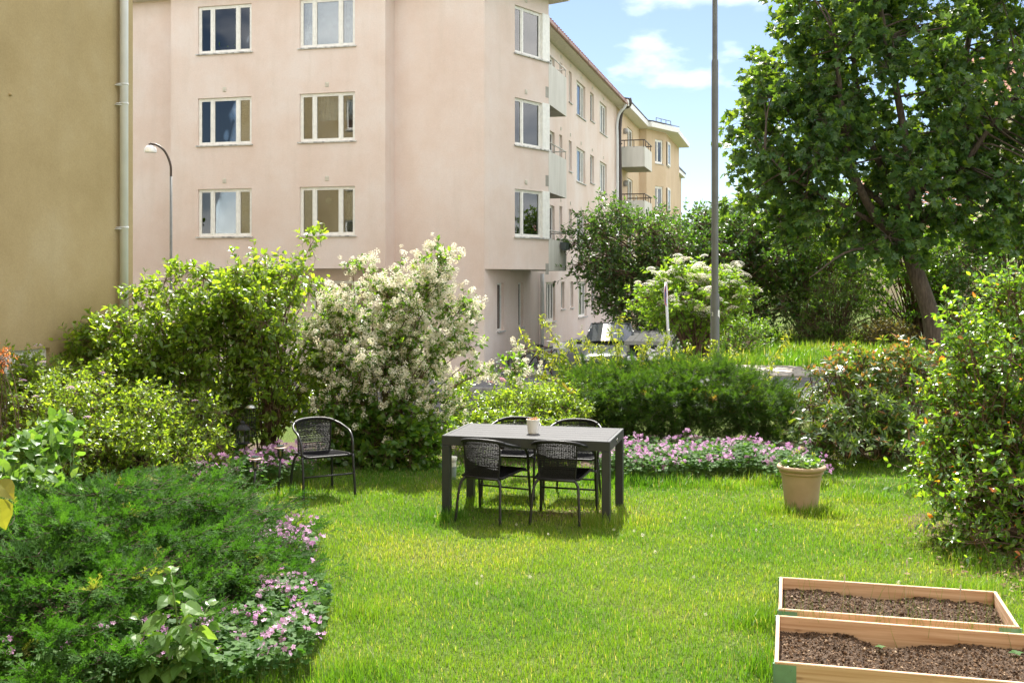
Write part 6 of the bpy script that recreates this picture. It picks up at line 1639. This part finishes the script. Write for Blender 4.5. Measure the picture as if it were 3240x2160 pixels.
# grey shelter roof right of the car
shx = px(2055, 0, 31)[0]; shg = float(ground_h(shx, 31)); sh = thing('bin_shelter', 'low grey shelter with sloping roof and posts right of the car', 'shelter', (shx, 31, shg))
Ts = frame_T((shx, 31.0), UD, WD)
mb = MB()
za, zb = HC - (1063 - 875) / F * 31, HC - (1060 - 875) / F * 31
for i in range(6): mb.poly([Ts(-.62 + i * .22, -.6, za - .12 - .0), Ts(-.62 + i * .22 + .21, -.6, za - .12), Ts(-.62 + i * .22 + .21, 1.6, zb + .05), Ts(-.62 + i * .22, 1.6, zb + .05)])
mb.build('roof_board', plain('grey_board', (.07, .07, .068), .9, spec=.1), sh)
mb = MB(); mb.box(-.64, .72, -.62, -.601, za - .22, za - .105, T=Ts); mb.build('fascia', plain('grey_fascia', (.25, .25, .24), .6), sh)
for a, q in ((-.55, -.5), (.6, -.5), (-.55, 1.4), (.6, 1.4)):
    mb = MB(); mb.box(a - .04, a + .04, q - .04, q + .04, shg, za - .13, T=Ts); mb.build('post', M['concrete'], sh)

# railing of the basement stair, bicycle, rubble stone
Tr_ = frame_T(P3 + UD * .06 + WD * 3.2, WD, -UD)
rr_ = px(1650, 1100, 32.0)
rust = noisy('rusty_steel', [(0.3, (.10, .05, .035)), (.7, (.2, .11, .08))], scale=9, rough=.8)
gz = GZ + .1
ra = thing('stair_railing', 'rusty steel railing round the basement stair at the foot of the pink wall', 'railing', (rr_[0], 32, gz))
P_ = lambda x, y, Y=31.6: px(x, y, Y)
for pts in ([P_(1648, 1104), P_(1705, 1095), P_(1745, 1100)], [P_(1648, 1104), P_(1655, 1115), P_(1682, 1185)], [P_(1664, 1112), P_(1745, 1113)]):
    mb = MB(); mb.tube(pts, .022, 6); mb.build('rail', rust, ra)
for x in (1663, 1704, 1745):
    mb = MB(); a = P_(x, 1105); mb.tube([a, (a[0], a[1], gz)], .022, 6); mb.build('post', rust, ra)
mb = MB(); a = P_(1659, 1150); mb.box(a[0] - .07, a[0] + .06, a[1] + .05, a[1] + .2, gz, P_(0, 1106)[2], bevel=.01); mb.build('panel', M['plinth'], ra)
st = P_(1695, 1190, 31.3); mbst = MB()
mbst.lathe([(.34, 0), (.38, .08), (.3, .17), (.12, .22)], (0, 0, 0), 9, cap1=True)
so = mbst.build('boulder', M['concrete'], None); so.location = (st[0], st[1], gz - .02); so.scale = (1.15, .8, 1); tag(so, 'low rough stone lying at the foot of the rusty railing', 'stone')
bk = thing('bicycle', 'dark bicycle with pale basket leaning on the basement railing', 'bicycle', (0, 0, 0))
def wheel(x):
    mb = MB(); mb.tube([(x + .33 * math.cos(a), 0, .34 + .33 * math.sin(a)) for a in np.linspace(0, 6.2832, 25)[:-1]], .018, 6, closed=True); w = mb.build('wheel', tyre, bk, smooth=True)
    mb = MB()
    for k in range(12): a = k * math.pi / 6; mb.tube([(x, 0, .34), (x + .32 * math.cos(a), 0, .34 + .32 * math.sin(a))], .002, 3)
    mb.build('spokes', M['steel'], w)
wheel(-.52); wheel(.52)
mb = MB()
for a, b in (((-.52, 0, .34), (-.12, 0, .32)), ((-.52, 0, .34), (-.2, 0, .78)), ((-.12, 0, .32), (-.22, 0, .88)), ((-.12, 0, .32), (.34, 0, .82)), ((-.2, 0, .78), (.33, 0, .9)), ((.33, 0, .96), (.52, 0, .34))): mb.tube([a, b], .016, 6)
mb.build('frame', M['blackmetal'], bk, smooth=True)
mb = MB(); mb.box(-.34, -.1, -.07, .07, .88, .94, bevel=.02); mb.build('saddle', dark, bk)
mb = MB(); mb.tube([(.22, -.28, 1.02), (.32, -.2, 1.04), (.33, 0, 1.0), (.32, .2, 1.04), (.22, .28, 1.02)], .013, 6); mb.build('handlebar', M['steel'], bk)
mb = MB(); mb.box(.36, .62, -.17, .17, .82, 1.02, bevel=.02); mb.build('basket', M['curtain'], bk)
mb = MB(); mb.tube([(-.12, -.1, .32), (-.12, .1, .32)], .05, 10); mb.build('crank', M['steel'], bk)
b_ = P_(1718, 1190, 31.0); bk.location = (b_[0], 31.0, gz); bk.rotation_euler = (math.radians(-8), 0, math.radians(-35))

# unidentified orange object seen through the white shrub, drawn as a striped panel
om = px(1300, 1105, 25.0); og = float(ground_h(om[0], 25)); ot = thing('orange_panel', 'unidentified orange object, drawn as a pale-striped panel, glimpsed through the white flowering shrub', 'marker', (om[0], 25, og))
mb = MB(); mb.box(om[0] - .1, om[0] + .1, 24.98, 25.02, om[2] - .2, om[2] + .2, bevel=.01); mb.build('board', plain('orange_plastic', (.80, .12, .015), .5), ot)
for dz in (-.13, -.07): 
    mb = MB(); mb.box(om[0] - .09, om[0] + .09, 24.972, 24.979, om[2] + dz - .012, om[2] + dz + .012); mb.build('stripe', M['white'], ot)
mb = MB(); mb.tube([(om[0], 25.0, og), (om[0], 25.0, om[2] - .2)], .02, 8); mb.build('post', M['blackmetal'], ot)

# planter hanging on the lowest balcony
(px_, py_, pz_), dirw = PLANTER
pl = thing('balcony_planter', 'grey plastic flower box hanging on the lowest balcony of the pink building', 'planter', (px_, py_, pz_ - .22))
Tp = frame_T((px_, py_), WD, -UD)
mb = MB(); 
for (q0, q1, z0, z1, e) in ((-.10, .10, -.22, .0, 0),):
    b4 = [Tp(-.34, -.06, pz_ - .24), Tp(.34, -.06, pz_ - .24), Tp(.34, .07, pz_ - .24), Tp(-.34, .07, pz_ - .24)]; t4 = [Tp(-.42, -.1, pz_), Tp(.42, -.1, pz_), Tp(.42, .1, pz_), Tp(-.42, .1, pz_)]
    n0 = len(mb.v); mb.v += b4 + t4; mb.f += [(n0 + 3, n0 + 2, n0 + 1, n0)] + [(n0 + i, n0 + (i + 1) % 4, n0 + 4 + (i + 1) % 4, n0 + 4 + i) for i in range(4)]
mb.build('box', plain('slate_plastic', (.10, .12, .12), .5), pl)
n = 60; P = np.array([px_, py_, pz_]) + np.stack([WD[0] * rgq.uniform(-.35, .35, n), WD[1] * rgq.uniform(-.35, .35, n), rgq.random(n) * .1], 1)
leaves('x', T_LEAF, P, nrm(rgq.normal(size=(n, 3)) + [0, 0, .6]), nrm(rgq.normal(size=(n, 3))), np.full(n, .07), M['lf_dark'], pl, rgq, singles=0)

# things on the window sills behind the glass
def globe(T, a, q, z, r, label, name='paper_lamp'):
    c = T(a, q, z); t = thing(name, label, 'lamp', (c[0], c[1], c[2])); mb = MB()
    mb.lathe([(max(.004, r * math.sin(p)), -r * math.cos(p) * .95) for p in np.linspace(.05, 3.09, 14)], c, 24, cap1=True); mb.build('shade', plain('rice_paper', (.82, .78, .66), .8, var=.03), t, smooth=True)
    mb = MB(); mb.tube([(c[0], c[1], c[2] + r * .9), (c[0], c[1], c[2] + r + .3)], .006, 5); mb.build('cord', M['white'], t); return t
zc = HC + (875 - 350) / F * 32.5
globe(T_bay, s_at(BAYL, UD, 711), .42, zc, .16, 'round cream paper lamp hanging inside the left window of the middle row')
globe(T_bay, s_at(BAYL, UD, 1022), .42, HC + (875 - 637) / F * 32.2, .10, 'small white pendant lamp inside the right window of the lower row')
def potted(T, a, z, col, label, h=.35, q=.22):
    c = T(a, q, z); t = thing('potted_plant', label, 'potted plant', (c[0], c[1], c[2])); mb = MB(); mb.lathe([(.045, 0), (.06, .11)], c, 14, cap1=True); mb.build('pot', M['white'], t, smooth=True)
    rg_ = np.random.default_rng(int(a * 100)); n = 40; P = np.array(c) + np.stack([rg_.normal(size=n) * .09, rg_.normal(size=n) * .05, .12 + rg_.random(n) * h * .7], 1)
    leaves('x', T_LONG, P, nrm(rg_.normal(size=(n, 3)) + [0, 0, .8]), nrm(rg_.normal(size=(n, 3))), np.full(n, .13), M['lf_mid'], t, rg_, singles=0)
    if col is not None:
        n = 7; P = np.array(c) + np.stack([rg_.normal(size=n) * .06 + .05, rg_.normal(size=n) * .03, h * .7 + rg_.random(n) * .14], 1); leaves('x', T_PUFF, P, nrm(rg_.normal(size=(n, 3))), nrm(rg_.normal(size=(n, 3))), np.full(n, .085), M[col], t, rg_, singles=n, piece='flower')
potted(T_bay, s_at(BAYL, UD, 703), zr[2][0] + .03, None, 'green potted plant in the top left window')
potted(T_bay, s_at(BAYL, UD, 731), zr[2][0] + .03, 'petal_pink', 'pink orchid beside the green plant in the top left window', .4)
potted(T_cor, s_at(P3, TD, 1693), zr[0][0] + .03, 'petal_rose', 'pink flowers in the lowest corner window of the pink building', .3)
potted(T_cor, s_at(P3, TD, 1664), zr[0][0] + .03, None, 'small leafy pot in the lowest corner window of the pink building', .3)
def table_lamp(T, a, z, label, q=.24):
    c = T(a, q, z); t = thing('table_lamp', label, 'lamp', (c[0], c[1], c[2])); mb = MB(); mb.lathe([(.05, 0), (.02, .02), (.015, .16)], c, 12); mb.build('base', M['white'], t, smooth=True)
    mb = MB(); mb.lathe([(.11, .15), (.08, .34)], c, 20, cap0=False); mb.build('lamp_shade', M['curtain'], t, smooth=True)
table_lamp(T_bay, s_at(BAYL, UD, 970), zr[2][0] + .12, 'white table lamp behind the left light of the top right window')
table_lamp(T_bay, s_at(BAYL, UD, 789), zr[1][0] + .0, 'small white table lamp at the right of the middle left window', .2)
